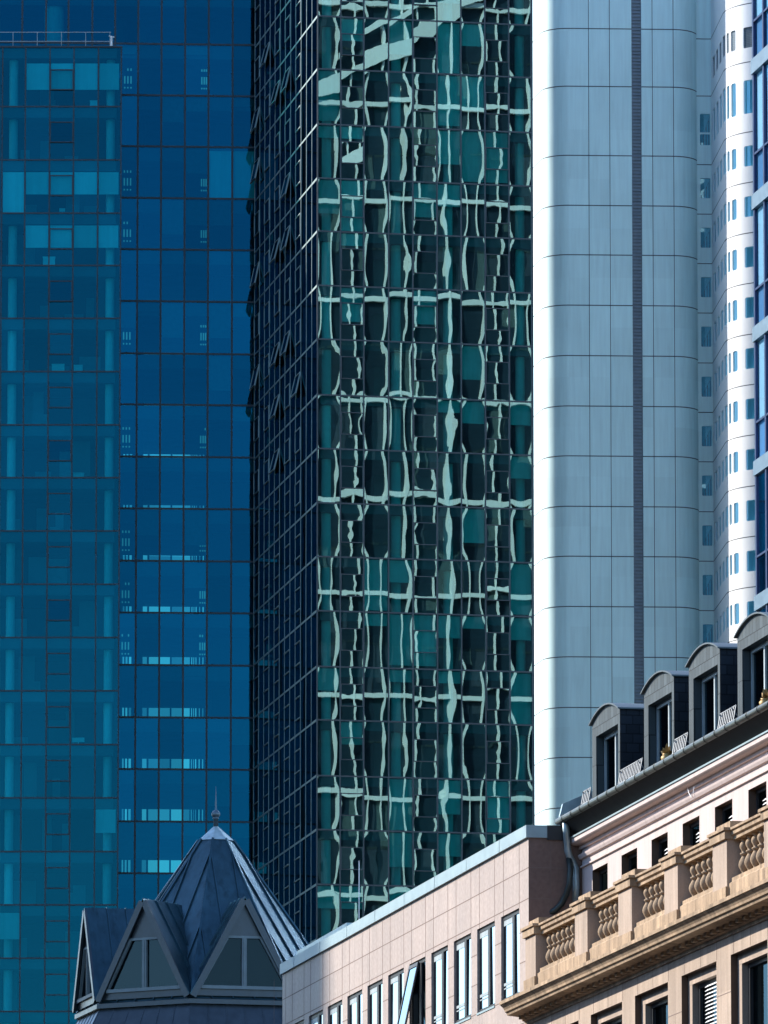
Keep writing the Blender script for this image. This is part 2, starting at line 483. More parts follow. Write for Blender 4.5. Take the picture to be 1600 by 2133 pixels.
sw = MB().prism([(xr - 0.02, 0.08), (xr + 0.04, 0.08), (xr - 0.28, 7.5), (xr - 0.34, 7.5)], 0, ztop - 0.06)
sw.build('side_wall', M['mullion_blue'], LB)
bw = MB().box(xl, xr - 0.45, 6.0, 6.2, 0, ztop - 0.06)
bw.build('rear_partition', M['interior_dark'], LB)
for z0, z1 in zip(fz[1:], fz):
    MB().box(xl + 0.1, xr - 0.36, 0.22, 5.95, z1 - 0.75, z1 - (0.06 if z1 == ztop else 0.02)).build('floor_slab', M['slab'], LB)
for px in (22, 226, -182):
    x, _ = lb.at(px, 950)
    MB().lathe(x, 1.05, [(0.31, 0), (0.31, ztop - 0.1)], 20).build('column', M['column_white'], LB, smooth=False)
nf = len(fz) - 1
vents_open = {0, 1, 4, 7, 10}
n = 0
stuffp = MB()
for k in range(nf):
    z1, z0 = fz[k], fz[k + 1]
    for i in range(len(cx) - 1):
        vis = i >= len(cx) - 6 and k <= 17
        mb = MB() if vis else stuffp
        isv = (len(cx) - 2 - i) % 5 == 2
        t = (random.uniform(-.003, .003), random.uniform(-.003, .003))
        if isv and vis:
            vz1 = z1 - 1.10 if k else z1 - 1.62
            vz0 = vz1 - 1.52
            mb.pane(cx[i], cx[i + 1], z0, vz0, 0, tilt=t)
            up = MB() if n < 99 else stuffp
            up.pane(cx[i], cx[i + 1], vz1, z1, 0, tilt=t)
            if up is not stuffp: up.build('glass_pane', M['glass_pale_blue'], LB); n += 1
            vent(LB, cx[i] + 0.02, cx[i + 1] - 0.02, vz0, vz1, M['glass_pale_blue'], M['mullion_blue'], R(2.2) if k in vents_open else 0, bar=0.075)
        else:
            mb.pane(cx[i], cx[i + 1], z0, z1, 0, tilt=t)
        if vis and n < 100:
            mb.build('glass_pane', M['glass_pale_blue'], LB); n += 1
        elif vis:
            for f, mi in zip(mb.f, mb.m):
                stuffp.poly([mb.v[q] for q in f], mi)
stuffp.build('glass_panes', M['glass_pale_blue'], LB, kind='stuff')
def lb_blind(k, c0, c1, top, bot):
    z1 = fz[k]
    for c in range(c0, c1):
        a, b = cx[c], cx[c + 1]
        bt = z1 - bot if bot > 0 else fz[k + 1] + 0.08
        MB().box(a + 0.07, b - 0.07 - (0.10 if c == len(cx) - 2 else 0), 0.16, 0.19, bt, z1 - top).build('roller_blind', M['blind'], LB)
c5 = len(cx) - 6
lb_blind(0, c5 + 1, c5 + 5, 1.15, 3.05)
lb_blind(2, c5 + 1, c5 + 5, 0.85, 2.45)
lb_blind(2, c5, c5 + 1, 0.85, 0)
lb_blind(3, c5 + 1, c5 + 5, 0.85, 2.45)
lb_blind(14, c5 + 4, c5 + 5, 0.8, 2.45)
lb_blind(16, c5, c5 + 1, 0.55, 2.4)
pr_ = random.Random(9)
for k in range(0, 19):
    for q in range(3):
        x0_ = pr_.uniform(cx[c5] + .2, cx[-1] - 2.2)
        d_ = pr_.uniform(1.6, 4.5)
        MB().box(x0_, x0_ + pr_.uniform(.5, 1.6), d_, d_ + .1, fz[k + 1] + .03, fz[k + 1] + pr_.choice((1.1, 1.6, 2.2, 2.9))).build('partition', M[pr_.choice(('interior', 'interior', 'blind_grey'))], LB)
# railing on the roof
rl = MB()
zr = [lb.at(100, y)[1] for y in (65, 84)]
xe = lb.at(231, 90)[0]
for z in zr: rl.box(xl, xe, 0.28, 0.31, z - 0.02, z + 0.02)
x = xe - 0.08
while x > xl:
    rl.box(x - 0.018, x + 0.018, 0.27, 0.315, ztop + 0.07, zr[0] + 0.025)
    x -= 1.72
rl.build('roof_railing', M['rail_grey'], LB)
mast = MB()
mast.tube([(xe + 0.04, 0.3, ztop), (xe + 0.04, 0.3, ztop + 0.85)], 0.09, 8)
mast.tube([(xe - 0.15, 0.3, ztop + 0.88), (xe + 0.24, 0.3, ztop + 0.78)], 0.05, 8)
mast.build('roof_mast', M['steel_white'], LB)

# things standing on the floors behind the glass
def indoor(name, label, cat, px0, px1, k, h, d, mt, fr=lb, zz=None, screen=False, group=None):
    zf = fz[k + 1] + 0.03
    x0, x1 = fr.at(px0, 1000)[0], fr.at(px1, 1000)[0]
    t = Frame(fr.o.x + (x0 + x1) / 2, fr.o.y + d, 0)
    e = t.empty(name, label, cat, group)
    e.location.z = zf
    hw = (x1 - x0) / 2
    if screen:
        MB().box(-0.22, 0.22, 0.02, 0.2, 0, 0.03).box(-0.03, 0.03, 0.08, 0.12, 0.03, h * 0.45).build('stand', mt, e)
        MB().box(-hw, hw, 0, 0.05, h * 0.4, h).build('display', mt, e)
    else:
        MB().box(-hw, hw, 0, 0.45, 0, h - 0.06).build('body', mt, e)
        MB().box(-hw - 0.02, hw + 0.02, -0.02, 0.47, h - 0.06, h).build('lid', mt, e)
    return e
indoor('storage_box', 'pale box under the vent window on the sixth storey below the roof rail', 'box', 106, 132, 5, 0.62, 0.5, M['blind'])
indoor('storage_box', 'small pale box right of the vent window, sixth storey below the roof rail', 'box', 152, 170, 5, 0.55, 0.5, M['blind'])
indoor('storage_box', 'pale box low behind the top storey glass, right of the vent window', 'box', 183, 198, 0, 0.52, 0.45, M['blind'])
indoor('computer_screen', 'pale screen under the vent window on the third storey below the roof rail', 'screen', 120, 132, 2, 0.42, 0.45, M['blind'], screen=True)
indoor('storage_box', 'low pale box right of the vent window, eighth storey below the roof rail', 'box', 152, 174, 7, 0.42, 0.5, M['blind'])
indoor('computer_screen', 'broad screen right of the vent window, thirteenth storey below the roof rail', 'screen', 153, 178, 12, 0.52, 0.45, M['blind'], screen=True)
indoor('storage_box', 'pale box just left of the vent window, fourth storey below the roof rail', 'box', 86, 111, 3, 0.72, 0.5, M['blind'])
indoor('storage_box', 'faint wide box at the ninth storey floor under a closed vent window', 'box', 104, 130, 8, 0.4, 0.9, M['interior'])

# ================================================================== deep blue glass tower
b = at_depth(390, 1000, 509)
bt = Frame(b.x, b.y, 3.0)
BT = bt.empty('glass_tower', 'tall deep blue glass tower with wide dark mullions and bright slits at the floors', 'office tower')
cx = [bt.at(x, 900)[0] for x in (41, 91, 138, 188, 236, 284.5, 333.5, 383, 432.3, 482.5, 531)]
cx = [cx[0] - 1.70 * k for k in range(10, 0, -1)] + cx
cx[0] = (-29.6 - bt.o.x) / math.cos(R(3)) 
fz = [bt.at(285, y)[1] for y in (91, 198, 304.5, 412, 519, 627, 736, 842.5, 951, 1059, 1168, 1276, 1385, 1494, 1602, 1711, 1819, 1927)]
fz = [fz[0] + 3.86 * k for k in range(14, 0, -1)] + fz
while fz[-1] > 4: fz.append(fz[-1] - 3.86)
fz[-1] = 0.0
xl, xr, ztop = cx[0], cx[-1], fz[0]
DB = 15.0
mg = MB()
mullion_grid(mg, cx, fz[1:-1], 0.0, ztop - 0.05, 0.13, 0.13)
mg.build('mullion_grid', M['mullion_blue'], BT)
MB().box(xl - 0.1, xr + 0.1, -0.1, DB + 0.1, ztop - 0.04, ztop + 0.5).build('roof', M['mullion_blue'], BT)
for x0, x1 in ((xl - 0.08, xl), (xr, xr + 0.08)):
    MB().box(x0, x1, 0.1, DB - 0.1, 0, ztop - 0.05).build('side_wall', M['mullion_blue'], BT)
far = lambda px: bt.at(px, 1500, DB)[0]
core = MB()
core.box(xl + 0.1, far(250), 4.5, DB - 0.3, 0, ztop - 0.1)
core.box(far(432), xr - 0.05, 4.5, DB - 0.3, 0, ztop - 0.1)
core.box(far(275), far(291), 4.5, DB - 0.3, 0, ztop - 0.1)
core.build('service_core', M['interior_dark'], BT)
holes = []
for a, b_ in ((253, 258), (261, 265), (268, 273), (292.5, 305.5), (309.5, 353.5), (357, 379.5), (381.5, 395), (398, 400), (402.5, 404), (406.5, 409), (414, 416), (421, 423.5)):
    for z0 in fz[1:]:
        holes.append((far(a), far(b_), z0 + 0.05, z0 + 2.72))
rw = MB()
segs = sorted({(h[0], h[1]) for h in holes})
edges = [xl] + [e for s_ in segs for e in s_] + [xr]
for a, b_ in zip(edges[::2], edges[1::2]): rw.box(a, b_, DB - 0.2, DB, 0, ztop - 0.06)
rw.build('rear_wall', M['interior_dark'], BT)
fg = MB()
fr_ = random.Random(21)
for h in holes:
    fg.poly([(h[1], DB + 0.02, h[2] - .1), (h[0], DB + 0.02, h[2] - .1), (h[0], DB + 0.02, h[3] + .1), (h[1], DB + 0.02, h[3] + .1)], fr_.choice((0, 0, 1, 1, 2)))
fg.build('rear_glazing', [M['glass_far'], M['glass_far_dim'], M['glass_far_grey']], BT)
for z0, z1 in zip(fz[1:], fz):
    MB().box(xl + 0.1, xr - 0.05, 0.35, DB - 0.22, z1 - 1.0, z1 - (0.06 if z1 == ztop else 0.02)).build('floor_slab', M['slab'], BT)
# small glowing marks added behind the glass of the upper floors
for k in range(14, 26):
    z1 = fz[k]
    if k in (18, 20, 22): continue
    for p0, cols in ((257, (0, 6.5, 13)), (418, (0, 5, 9.5))):
        if (k * 5 + p0) % 7 in (0, 3): continue
        mb = MB()
        for c in cols:
            a = bt.at(p0 + c, 500, 3.2)[0]
            for t0, t1 in ((1.38, 1.55), (1.95, 2.5), (2.75, 2.86)):
                if (k * 7 + int(c) * 3 + p0) % 5 == 0 and t0 < 1.9: continue
                mb.box(a, a + 0.10, 3.2, 3.23, z1 - t1 + 0.3, z1 - t0 + 0.3)
        if mb.f: mb.build('glow_mark', M['glow_slit'], BT)
n = 0
st = MB()
c0 = cx.index(min(cx, key=lambda v: abs(v - bt.at(284.5, 900)[0])))
for k in range(len(fz) - 1):
    z1, z0 = fz[k], fz[k + 1]
    for i in range(len(cx) - 1):
        t = (random.uniform(-.002, .002), random.uniform(-.002, .002))
        vis = c0 - 1 <= i < c0 + 5 and 13 <= k <= 30
        mb = MB() if vis and n < 100 else st
        mb.pane(cx[i], cx[i + 1], z0, z1, 0, tilt=t)
        if mb is not st:
            mb.build('glass_pane', M['glass_deep_blue'], BT); n += 1
st.build('glass_panes', M['glass_deep_blue'], BT, kind='stuff')
MB().box(cx[c0 + 3] + 0.08, cx[c0 + 4] - 0.08, 0.2, 0.23, fz[17] + 0.08, fz[16] - 0.25).build('roller_blind', M['blind'], BT)
MB().box(cx[c0 + 4] + 0.08, cx[c0 + 5] - 0.08, 0.2, 0.23, fz[17] + 0.08, fz[16] - 0.25).build('roller_blind', M['blind'], BT)
br_ = random.Random(4)
for k in range(14, 31):
    for i in range(c0 - 1, c0 + 5):
        if br_.random() < .30:
            MB().box(cx[i] + .09, cx[i + 1] - .09, .24, .27, fz[k] - br_.choice((.7, 1.1, 1.9, 2.6)), fz[k] - .14).build('roller_blind', M['blind_grey'], BT)
colx = bt.at(113, 50)[0]
MB().lathe(colx, 1.2, [(0.7, 0), (0.7, ztop - 0.1)], 24).build('column', M['column_white'], BT)

# ================================================================== green glass tower
g = at_depth(661, 1000, 480)
gt = Frame(g.x, g.y, 10.64)
GT = gt.empty('glass_tower', 'dark green glass tower reflecting a wobbly white window grid, square vent windows', 'office tower')
cx = [0.0] + [gt.at(x, 500)[0] for x in (709.4, 758, 809.5, 860, 910.7, 960.6, 1010.5, 1060.7, 1107.5)]
fz = [gt.at(662, y)[1] for y in (33, 143, 258, 370.5, 481, 594, 706, 822, 934, 1047, 1159, 1272, 1388, 1499.4, 1615.6, 1728, 1842)]
fz = [fz[0] + 3.73 * k for k in (5, 4, 3, 2, 1)] + fz
while fz[-1] > 4: fz.append(fz[-1] - 3.73)
fz[-1] = 0.0
sy = [0.0] + [2.13 * k for k in range(1, 13)]
xr, yb, ztop = cx[-1], sy[-1], fz[0]
mg = MB()
mullion_grid(mg, cx, fz[1:-1], 0.0, ztop - 0.05, 0.085, 0.10, 0.06)
mg.build('mullion_grid', M['mullion'], GT)
ms = MB()
mullion_grid(ms, sy[1:], fz[1:-1], 0.0, ztop - 0.05, 0.075, 0.13, 0.035, side=True)
for z in fz[1:-1]: ms.box(-0.023, 0.023, 0.062, sy[1], z - 0.08, z + 0.08)
ms.build('side_mullion_grid', M['mullion_sunlit'], GT)
MB().box(-0.1, xr + 0.1, -0.1, yb + 0.1, ztop - 0.04, ztop + 0.5).build('roof', M['mullion'], GT)
MB().box(xr, xr + 0.12, 0.02, yb, 0, ztop - 0.05).box(0.1, xr - 0.02, yb - 0.02, yb + 0.06, 0, ztop - 0.05).build('rear_wall', M['mullion_blue'], GT)
MB().box(5.0, xr - 4.0, 6.0, yb - 6, 0, ztop - 0.06).build('service_core', M['interior'], GT)
for z0, z1 in zip(fz[1:], fz):
    MB().box(0.25, xr - 0.02, 0.25, yb - 0.1, z1 - 0.62, z1 - (0.06 if z1 == ztop else 0.02)).build('floor_slab', M['slab'], GT)
for x, y in ((0.75, 0.75), (5.6, 1.0), (9.2, 1.0), (14.2, 0.9)):
    MB().lathe(x, y, [(0.33, 0), (0.33, ztop - 0.1)], 18).build('column', M['column_white'], GT)
rg = random.Random(11)
n = 0
nv = 0
st = MB()
GX, GZ = 12, 16
for k in range(len(fz) - 1):
    z1, z0 = fz[k], fz[k + 1]
    inview = 4 <= k <= 21
    for i in range(9):
        s_ = rg.choice((1, 1, 1, 1, 1, -1)) * rg.uniform(0.0006, 0.0017)
        t = (rg.uniform(-.0012, .0012), rg.uniform(-.002, .002))
        nz_ = rg.uniform(.00005, .00014)
        single = inview and n < 100
        mb = MB() if single else st
        if i in (1, 4, 7):
            v1, v0 = z1 - 1.14, z1 - 2.68
            up = MB() if single and n < 99 else st
            up.pane(cx[i], cx[i + 1], v1, z1, 0, s_ * rg.uniform(-.3, .6), (t[0] * 2, t[1]), nz_, GX, 6, rnd=rg)
            if up is not st: up.build('glass_pane', M['glass_green'], GT, smooth=True); n += 1
            mb.pane(cx[i], cx[i + 1], z0, v0, 0, s_ * rg.uniform(-.3, .6), (-t[0], t[1]), nz_, GX, 6, rnd=rg)
            if inview:
                vent(GT, cx[i] + .03, cx[i + 1] - .03, v0, v1, M['glass_green'], M['mullion'], R(rg.choice((0, 0, 0, 2.5))), sag=s_ * rg.uniform(-.4, .7), nx=GX, nz=10, noise=nz_, rnd=rg)
                nv += 1
            else:
                mb.pane(cx[i], cx[i + 1], v0, v1, 0)
        else:
            mb.pane(cx[i], cx[i + 1], z0, z1, 0, s_, t, nz_, GX, GZ, rnd=rg)
        if single:
            mb.build('glass_pane', M['glass_green'], GT, smooth=True); n += 1
        if inview and rg.random() < 0.33:
            bot = rg.choice((0.9, 1.6, 2.4, 3.55))
            MB().box(cx[i] + .06, cx[i + 1] - .06, 0.16, 0.19, z1 - bot, z1 - 0.1).build('roller_blind', M['blind_green'], GT)
st.build('glass_panes', M['glass_green'], GT, smooth=True, kind='stuff')
# left side of the green tower
sg = MB()
sv = MB()
for k in range(len(fz) - 1):
    z1, z0 = fz[k], fz[k + 1]
    for i in range(12):
        s_, t = rg.uniform(-.002, .002), (rg.uniform(-.003, .003), rg.uniform(-.003, .003))
        if i in (3, 5, 7, 9, 11):
            v1, v0 = z1 - 1.05, z1 - 2.62
            sg.pane(sy[i], sy[i + 1], v1, z1, 0, s_ * .5, t, .0002, 4, 3, side=True, rnd=rg)
            sg.pane(sy[i], sy[i + 1], z0, v0, 0, s_ * .5, t, .0002, 4, 3, side=True, rnd=rg)
            op = rg.choice((0, 0, 0, 13)) if i in (3, 5) else (rg.choice((0, 0, 0, 14)) if i < 11 else rg.choice((0, 0, 0, 12)))
            if k < 4 or (k > 14 and i > 5): op = 0
            if 4 <= k <= 21 and nv < 100:
                vent(GT, sy[i] + .04, sy[i + 1] - .04, v0, v1, M['glass_side'], M['mullion_sunlit'], R(op), side=True, bar=0.07, rnd=rg); nv += 1
            else:
                sv.pane(sy[i], sy[i + 1], v0, v1, 0, side=True, rnd=rg)
                sv.box(-.07, .02, sy[i] + .04, sy[i + 1] - .04, v1 - .07, v1, 1)
                sv.box(-.07, .02, sy[i] + .04, sy[i + 1] - .04, v0, v0 + .07, 1)
        else:
            sg.pane(sy[i], sy[i + 1], z0, z1, 0, s_, t, .0003, 5, 8, side=True, rnd=rg)
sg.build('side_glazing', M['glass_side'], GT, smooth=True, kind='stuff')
sv.build('vent_windows', [M['glass_side'], M['mullion_sunlit']], GT, kind='stuff')

# ================================================================== silver tower with rounded corners and curved white wing
s = at_depth(1290, 800, 526)
sf = Frame(s.x, s.y, 2.5)
ST = sf.empty('panel_tower', 'silver tower clad in metal panels with rounded corners, dark louvre strip and curved white wing', 'office tower')
sx = lambda px, d=0: sf.at(px, 800, d)[0]
SR = 2.0
A = 8.14
xfl, xrr = sx(1187), sx(1455, SR)
ca, sa = math.cos(R(A)), math.sin(R(A))
def arc(cx_, cy_, r, t0, t1, n_=28):         # t measured from the front (-y) towards -x
    return [(cx_ - r * math.sin(R(t0 + (t1 - t0) * i / n_)), cy_ - r * math.cos(R(t0 + (t1 - t0) * i / n_))) for i in range(n_ + 1)]
left = arc(xfl, SR, SR, 90 - A, 0)
lx0, ly0 = left[0]
left = [(lx0 - sa * 26, ly0 + ca * 26)] + left
g0, g1 = sx(1318.5), sx(1339)
right = arc(xrr - SR, SR, SR, 0, -90)
YR = 1.5
AW_ = 1.3
caw, saw = math.cos(R(AW_)), math.sin(R(AW_))
xrec = sx(1485, YR)
right = [p for p in right if p[1] < YR - .03]
def prof_strip(mb, pts, z0, z1, m=0, off=0.0):
    if off:
        q = []
        for i, p in enumerate(pts):
            a, b2 = pts[max(i - 1, 0)], pts[min(i + 1, len(pts) - 1)]
            dx, dy = b2[0] - a[0], b2[1] - a[1]
            l = math.hypot(dx, dy)
            q.append((p[0] + dy / l * off, p[1] - dx / l * off))
        pts = q
    for a, b2 in zip(pts, pts[1:]):
        mb.poly([(a[0], a[1], z0), (b2[0], b2[1], z0), (b2[0], b2[1], z1), (a[0], a[1], z1)], m)
ZT = 165.0
sz = [sf.at(1250, y)[1] for y in (59.7, 180, 324, 428, 531, 636, 741, 846, 950, 1055, 1159, 1263.7, 1368.6, 1474, 1578)]
z = sz[0]
sz = [sz[0] + 4.2 * k for k in range(8, 0, -1)] + sz
while sz[-1] > 5: sz.append(sz[-1] - 3.745)
pl = left + [(g0, 0.0)]
pr = [(g1, 0.0)] + right
mb = MB()
prof_strip(mb, pl, 0, ZT)
prof_strip(mb, [(g0, 0), (g0, .35)], 0, ZT)
for z in sz: prof_strip(mb, pl, z - .035, z + .035, 1, .006)
for px in (1181, 1228.5, 1272.5):
    x = sx(px)
    if x > xfl: mb.box(x - .022, x + .022, -.005, .01, 0, ZT, 1)
x = xfl - SR * math.sin(R(55)); y = SR - SR * math.cos(R(55))
mb.build('panel_wall', [M['panel'], M['joint']], ST)
mb = MB()
prof_strip(mb, pr, 0, ZT)
prof_strip(mb, [(g1, .35), (g1, 0)], 0, ZT)
for z in sz: prof_strip(mb, pr, z - .035, z + .035, 1, .006)
for px in (1362, 1406):
    x = sx(px)
    mb.box(x - .022, x + .022, -.005, .01, 0, ZT, 1)
mb.build('panel_wall', [M['panel'], M['joint']], ST)
lv = MB().poly([(g0, .14, 0), (g1, .14, 0), (g1, .14, ZT), (g0, .14, ZT)])
z = 0.1
while z < 140:
    if z > 66: lv.hexa([(g0, .04, z), (g1, .04, z), (g0, .12, z + .10), (g1, .12, z + .10), (g0, .04, z + .06), (g1, .04, z + .06), (g0, .12, z + .16), (g1, .12, z + .16)])
    z += 0.26
lv.build('louvre_strip', M['louver'], ST)
MB().box(lx0 + .3, sx(1440), 3.0, 25.5, 0, ZT - .01).build('shaft', M['panel'], ST)
# recessed wall
rz = [sf.at(1470, y, YR)[1] for y in (81, 200, 343, 446, 549, 652, 756, 859, 962, 1066, 1169, 1272, 1375)]
rx0, rx1 = right[-1][0] - .3, xrec
holes = []
for i, z in enumerate(rz):
    if i == 0: continue
    if i == 1: holes.append((sx(1461, YR), sx(1482.5, YR), z - 3.75, z - 1.35))
    else: holes.append((sx(1461.5, YR), sx(1482.5, YR), z - 2.55, z - 1.02))
mb = MB().wall(rx0, rx1, 0, ZT, holes, YR, .16)
zs_ = rz + [rz[-1] - 3.74 * k for k in range(1, 8)]
for z in zs_: mb.box(rx0, rx1, YR - .005, YR + .01, z - .03, z + .03, 1)
mb.build('recessed_wall', [M['panel'], M['joint']], ST)
MB().box(rx0 + .05, rx1 + .6, YR + 1.2, YR + 1.4, 0, ZT - .03).build('stair_core', M['interior_blue'], ST)
for h in holes:
    e = child_empty('stair_window', ST, (0, 0, 0))
    fm = MB()
    x0, x1, z0, z1 = h
    for cxx, czz, ax, az in ((x0, z0, 1, 1), (x1, z0, -1, 1), (x0, z1, 1, -1), (x1, z1, -1, -1)):
        r_ = .10
        pts = [(cxx, YR + .03, czz)] + [(cxx + ax * r_ * (1 - math.sin(R(a))), YR + .03, czz + az * r_ * (1 - math.cos(R(a)))) for a in range(0, 91, 15)]
        fm.poly(pts)
    if h is holes[0]: fm.box(x0, x1, YR + .03, YR + .14, z0 + .85, z0 + .98)
    fm.build('window_frame', M['panel'], e)
    MB().poly([(x0, YR + .15, z0), (x1, YR + .15, z0), (x1, YR + .15, z1), (x0, YR + .15, z1)]).build('pane', M['glass_stair'], e)
    bal = MB()
    k_ = 4
    for q in range(k_):
        u = (q + .5) / k_
        xa = x0 + (x1 - x0) * u
        top = z0 + (z1 - z0) * (.05 + .85 * u)
        bal.box(xa - .025, xa + .025, YR + .142, YR + .148, z0, top)
    bal.hexa([(x0, YR + .140, z0), (x0 + .02, YR + .140, z0), (x0, YR + .146, z0), (x0 + .02, YR + .146, z0),
              (x1 - .03, YR + .140, z0 + (z1 - z0) * .93), (x1, YR + .140, z0 + (z1 - z0) * .93), (x1 - .03, YR + .146, z0 + (z1 - z0) * .93), (x1, YR + .146, z0 + (z1 - z0) * .93)])
    bal.build('window_bars', M['band_blue'], e)
# curved wing
WR = 4.4
ws = 4.0
p0 = (xrec, YR)
p1 = (p0[0] + saw * 8.0, p0[1] - caw * 8.0)
cxw, cyw = p1[0] + WR * caw, p1[1] + WR * saw
warc = arc(cxw, cyw, WR, 90 - AW_, -25, 60)
wp = [p0, p1] + warc[1:]
wp = [p0] + [(p0[0] + (p1[0] - p0[0]) * i / 8, p0[1] + (p1[1] - p0[1]) * i / 8) for i in range(1, 9)] + warc[1:]
# resample the outline and know each point's pixel column
def px_of(p, z=110):
    q = sf.o + sf.lx * p[0] + sf.ly * p[1] + Vector((0, 0, z)) - CAM
    fwd = q.y * CP + q.z * SP
    return 800 + F * q.x / fwd
wpx = [px_of(p) for p in wp]
def on_wing(px):
    for (a, b2, pa, pb_) in zip(wp, wp[1:], wpx, wpx[1:]):
        if pa <= px <= pb_:
            t = (px - pa) / (pb_ - pa)
            return (a[0] + (b2[0] - a[0]) * t, a[1] + (b2[1] - a[1]) * t)
    return wp[-1] if px > wpx[0] else wp[0]
def sub(pxa, pxb):                            # the part of the outline between two pixel columns
    return [on_wing(pxa)] + [p for p, q in zip(wp, wpx) if pxa + .05 < q < pxb - .05] + [on_wing(pxb)]
PXMAX = max(wpx)
wing = MB()
win_px = [(1487, 1491.3), (1494, 1498.2), (1501, 1505.2), (1508, 1513), (1516, 1521.2), (1525, 1535), (1551, 1584)]
rows = []
for i, z in enumerate(zs_):
    if i == 0: rows.append((z, z - 3.3, z - 1.75, True))
    elif i == 1: rows.append((z, z - 3.85, z - 1.35, False))
    else: rows.append((z, z - 2.55, z - 1.02, False))
prev = ZT
wins = []
for zt_, wz0, wz1, lou in rows:
    prof_strip(wing, wp, wz1, prev)
    prof_strip(wing, wp, zt_ - .03, zt_ + .03, 1, .006)
    cur = wpx[0]
    for a, b2 in win_px:
        prof_strip(wing, sub(cur, a), wz0, wz1)
        cur = b2
        seg = sub(a, b2)
        inn = []
        for j, p in enumerate(seg):
            qa, qb = seg[max(j - 1, 0)], seg[min(j + 1, len(seg) - 1)]
            dx, dy = qb[0] - qa[0], qb[1] - qa[1]
            l = math.hypot(dx, dy)
            inn.append((p[0] - dy / l * .1, p[1] + dx / l * .1))
        wins.append((seg, inn, wz0, wz1, lou))
        prof_strip(wing, [seg[0], inn[0]], wz0, wz1)
        prof_strip(wing, [inn[-1], seg[-1]], wz0, wz1)
        for zz in (wz0, wz1):
            for q in range(len(seg) - 1):
                wing.poly([(*seg[q], zz), (*seg[q + 1], zz), (*inn[q + 1], zz), (*inn[q], zz)])
        # rounded corners
        def lerp(u):
            L = [0]
            for q in range(len(seg) - 1): L.append(L[-1] + math.hypot(seg[q + 1][0] - seg[q][0], seg[q + 1][1] - seg[q][1]))
            d = u if u >= 0 else L[-1] + u
            for q in range(len(seg) - 1):
                if L[q] <= d <= L[q + 1] + 1e-9:
                    t = (d - L[q]) / max(L[q + 1] - L[q], 1e-9)
                    return (seg[q][0] + (seg[q + 1][0] - seg[q][0]) * t, seg[q][1] + (seg[q + 1][1] - seg[q][1]) * t)
            return seg[-1]
        r_ = .16
        for sgn in (1, -1):
            for zc, az in ((wz0, 1), (wz1, -1)):
                base = seg[0] if sgn > 0 else seg[-1]
                pts = [(*base, zc)] + [(*lerp(sgn * max(r_ * (1 - math.sin(R(aa))), .001)), zc + az * r_ * (1 - math.cos(R(aa)))) for aa in range(0, 91, 18)]
                wing.poly(pts)
    prof_strip(wing, sub(cur, PXMAX - .01) + [wp[-1]] if px_of(wp[-1]) < PXMAX else sub(cur, PXMAX), wz0, wz1)
    prev = wz0
prof_strip(wing, wp, 0, prev)
wing.build('curved_wing', [M['white_panel'], M['joint']], ST)
for seg, inn, wz0, wz1, lou in wins[:100]:
    mb = MB()
    if lou:
        prof_strip(mb, inn, wz0, wz1)
        z = wz0 + .06
        while z < wz1 - .05:
            prof_strip(mb, inn, z, z + .05, 1, .05)
            z += .13
        mb.build('vent_louvre', [M['louver'], M['band_blue']], ST)
    else:
        prof_strip(mb, inn, wz0, wz1)
        wo_ = mb.build('window', M['glass_stair'], ST)
        bb = MB()
        prof_strip(bb, inn, wz0, wz1, 0, -.12)
        bb.build('blind', M['blind'], wo_)  # pale sheet added behind the pane to give it sky-blue brightness
mb = MB()
for seg, inn, wz0, wz1, lou in wins[100:]: prof_strip(mb, inn, wz0, wz1)
if mb.f: mb.build('windows', M['glass_sky'], ST, kind='stuff')
MB().box(xrec + .8, xrec + 30, YR + .3, 26, 0, ZT - .02).build('shaft', M['white_panel'], ST)

# ================================================================== navy framed office at the right edge
r = at_depth(1569, 130, 400)
rb = Frame(r.x, r.y, -(90 - 10.9))
RB = rb.empty('office_building', 'navy framed glass office block at the right edge with sloping grey blue bands', 'office building')
RL, RD, RZ = 78.0, 28.0, 156.0
bz = [rb.at(1570, y)[1] for y in (140, 423, 700, 980, 1262)]
bz = [bz[0] + 7.69 * k for k in range(10, 0, -1)] + bz
while bz[-1] > 9: bz.append(bz[-1] - 7.69)
fx = [0.12 + 2.36 * k for k in range(33)]
mb = MB()
for x in fx: mb.box(x - .14, x + .14, -.05, .1, 0, RZ - .05)
mb.build('mullion_grid', M['navy'], RB)
mb = MB()
for z in bz: mb.box(-.05, RL, -.14, .12, z - .42, z + .42)
mb.build('floor_band', M['band_blue'], RB)
tr = MB()
n = 0
st = MB()
rr = random.Random(3)
for z in bz:
    for i in range(32):
        a, b2 = fx[i], fx[i + 1]
        up, mid, low = z - .42, z - 5.05, z - 7.27
        near = i < 4
        for (z0, z1, gm) in ((mid, up, 0), (low, mid, 1)):
            t = (rr.uniform(-.002, .002), rr.uniform(-.002, .002))
            m1 = MB() if near and n < 100 else st
            m1.pane(a, b2, z0, z1, .03, tilt=t, m=gm if m1 is st else 0)
            if m1 is not st:
                m1.build('glass_pane', M['glass_blinds'] if gm == 0 else M['glass_office_blue'], RB); n += 1
                if gm == 0 and z < 130: MB().box(a + .18, b2 - .18, .14, .17, z0 + .08, z1 - .02).build('roller_blind', M['blind'], RB)
                elif z < 130: MB().box(a + .18, b2 - .18, .14, .17, z0 + .02, z1 - .02).build('spandrel_panel', M['panel_blue'], RB)
    tr.box(0, RL, -.035, .08, z - 5.11, z - 4.99)
st.build('glass_panes', [M['glass_office'], M['glass_office_blue']], RB, kind='stuff')
tr.build('transom', M['navy'], RB)
MB().box(.2, RL - .1, .4, RD - .5, 0, RZ - .2).build('body', M['interior_dark'], RB)
MB().box(-.2, RL + .2, -.3, RD + .2, RZ - .04, RZ + .4).build('roof', M['concrete'], RB)
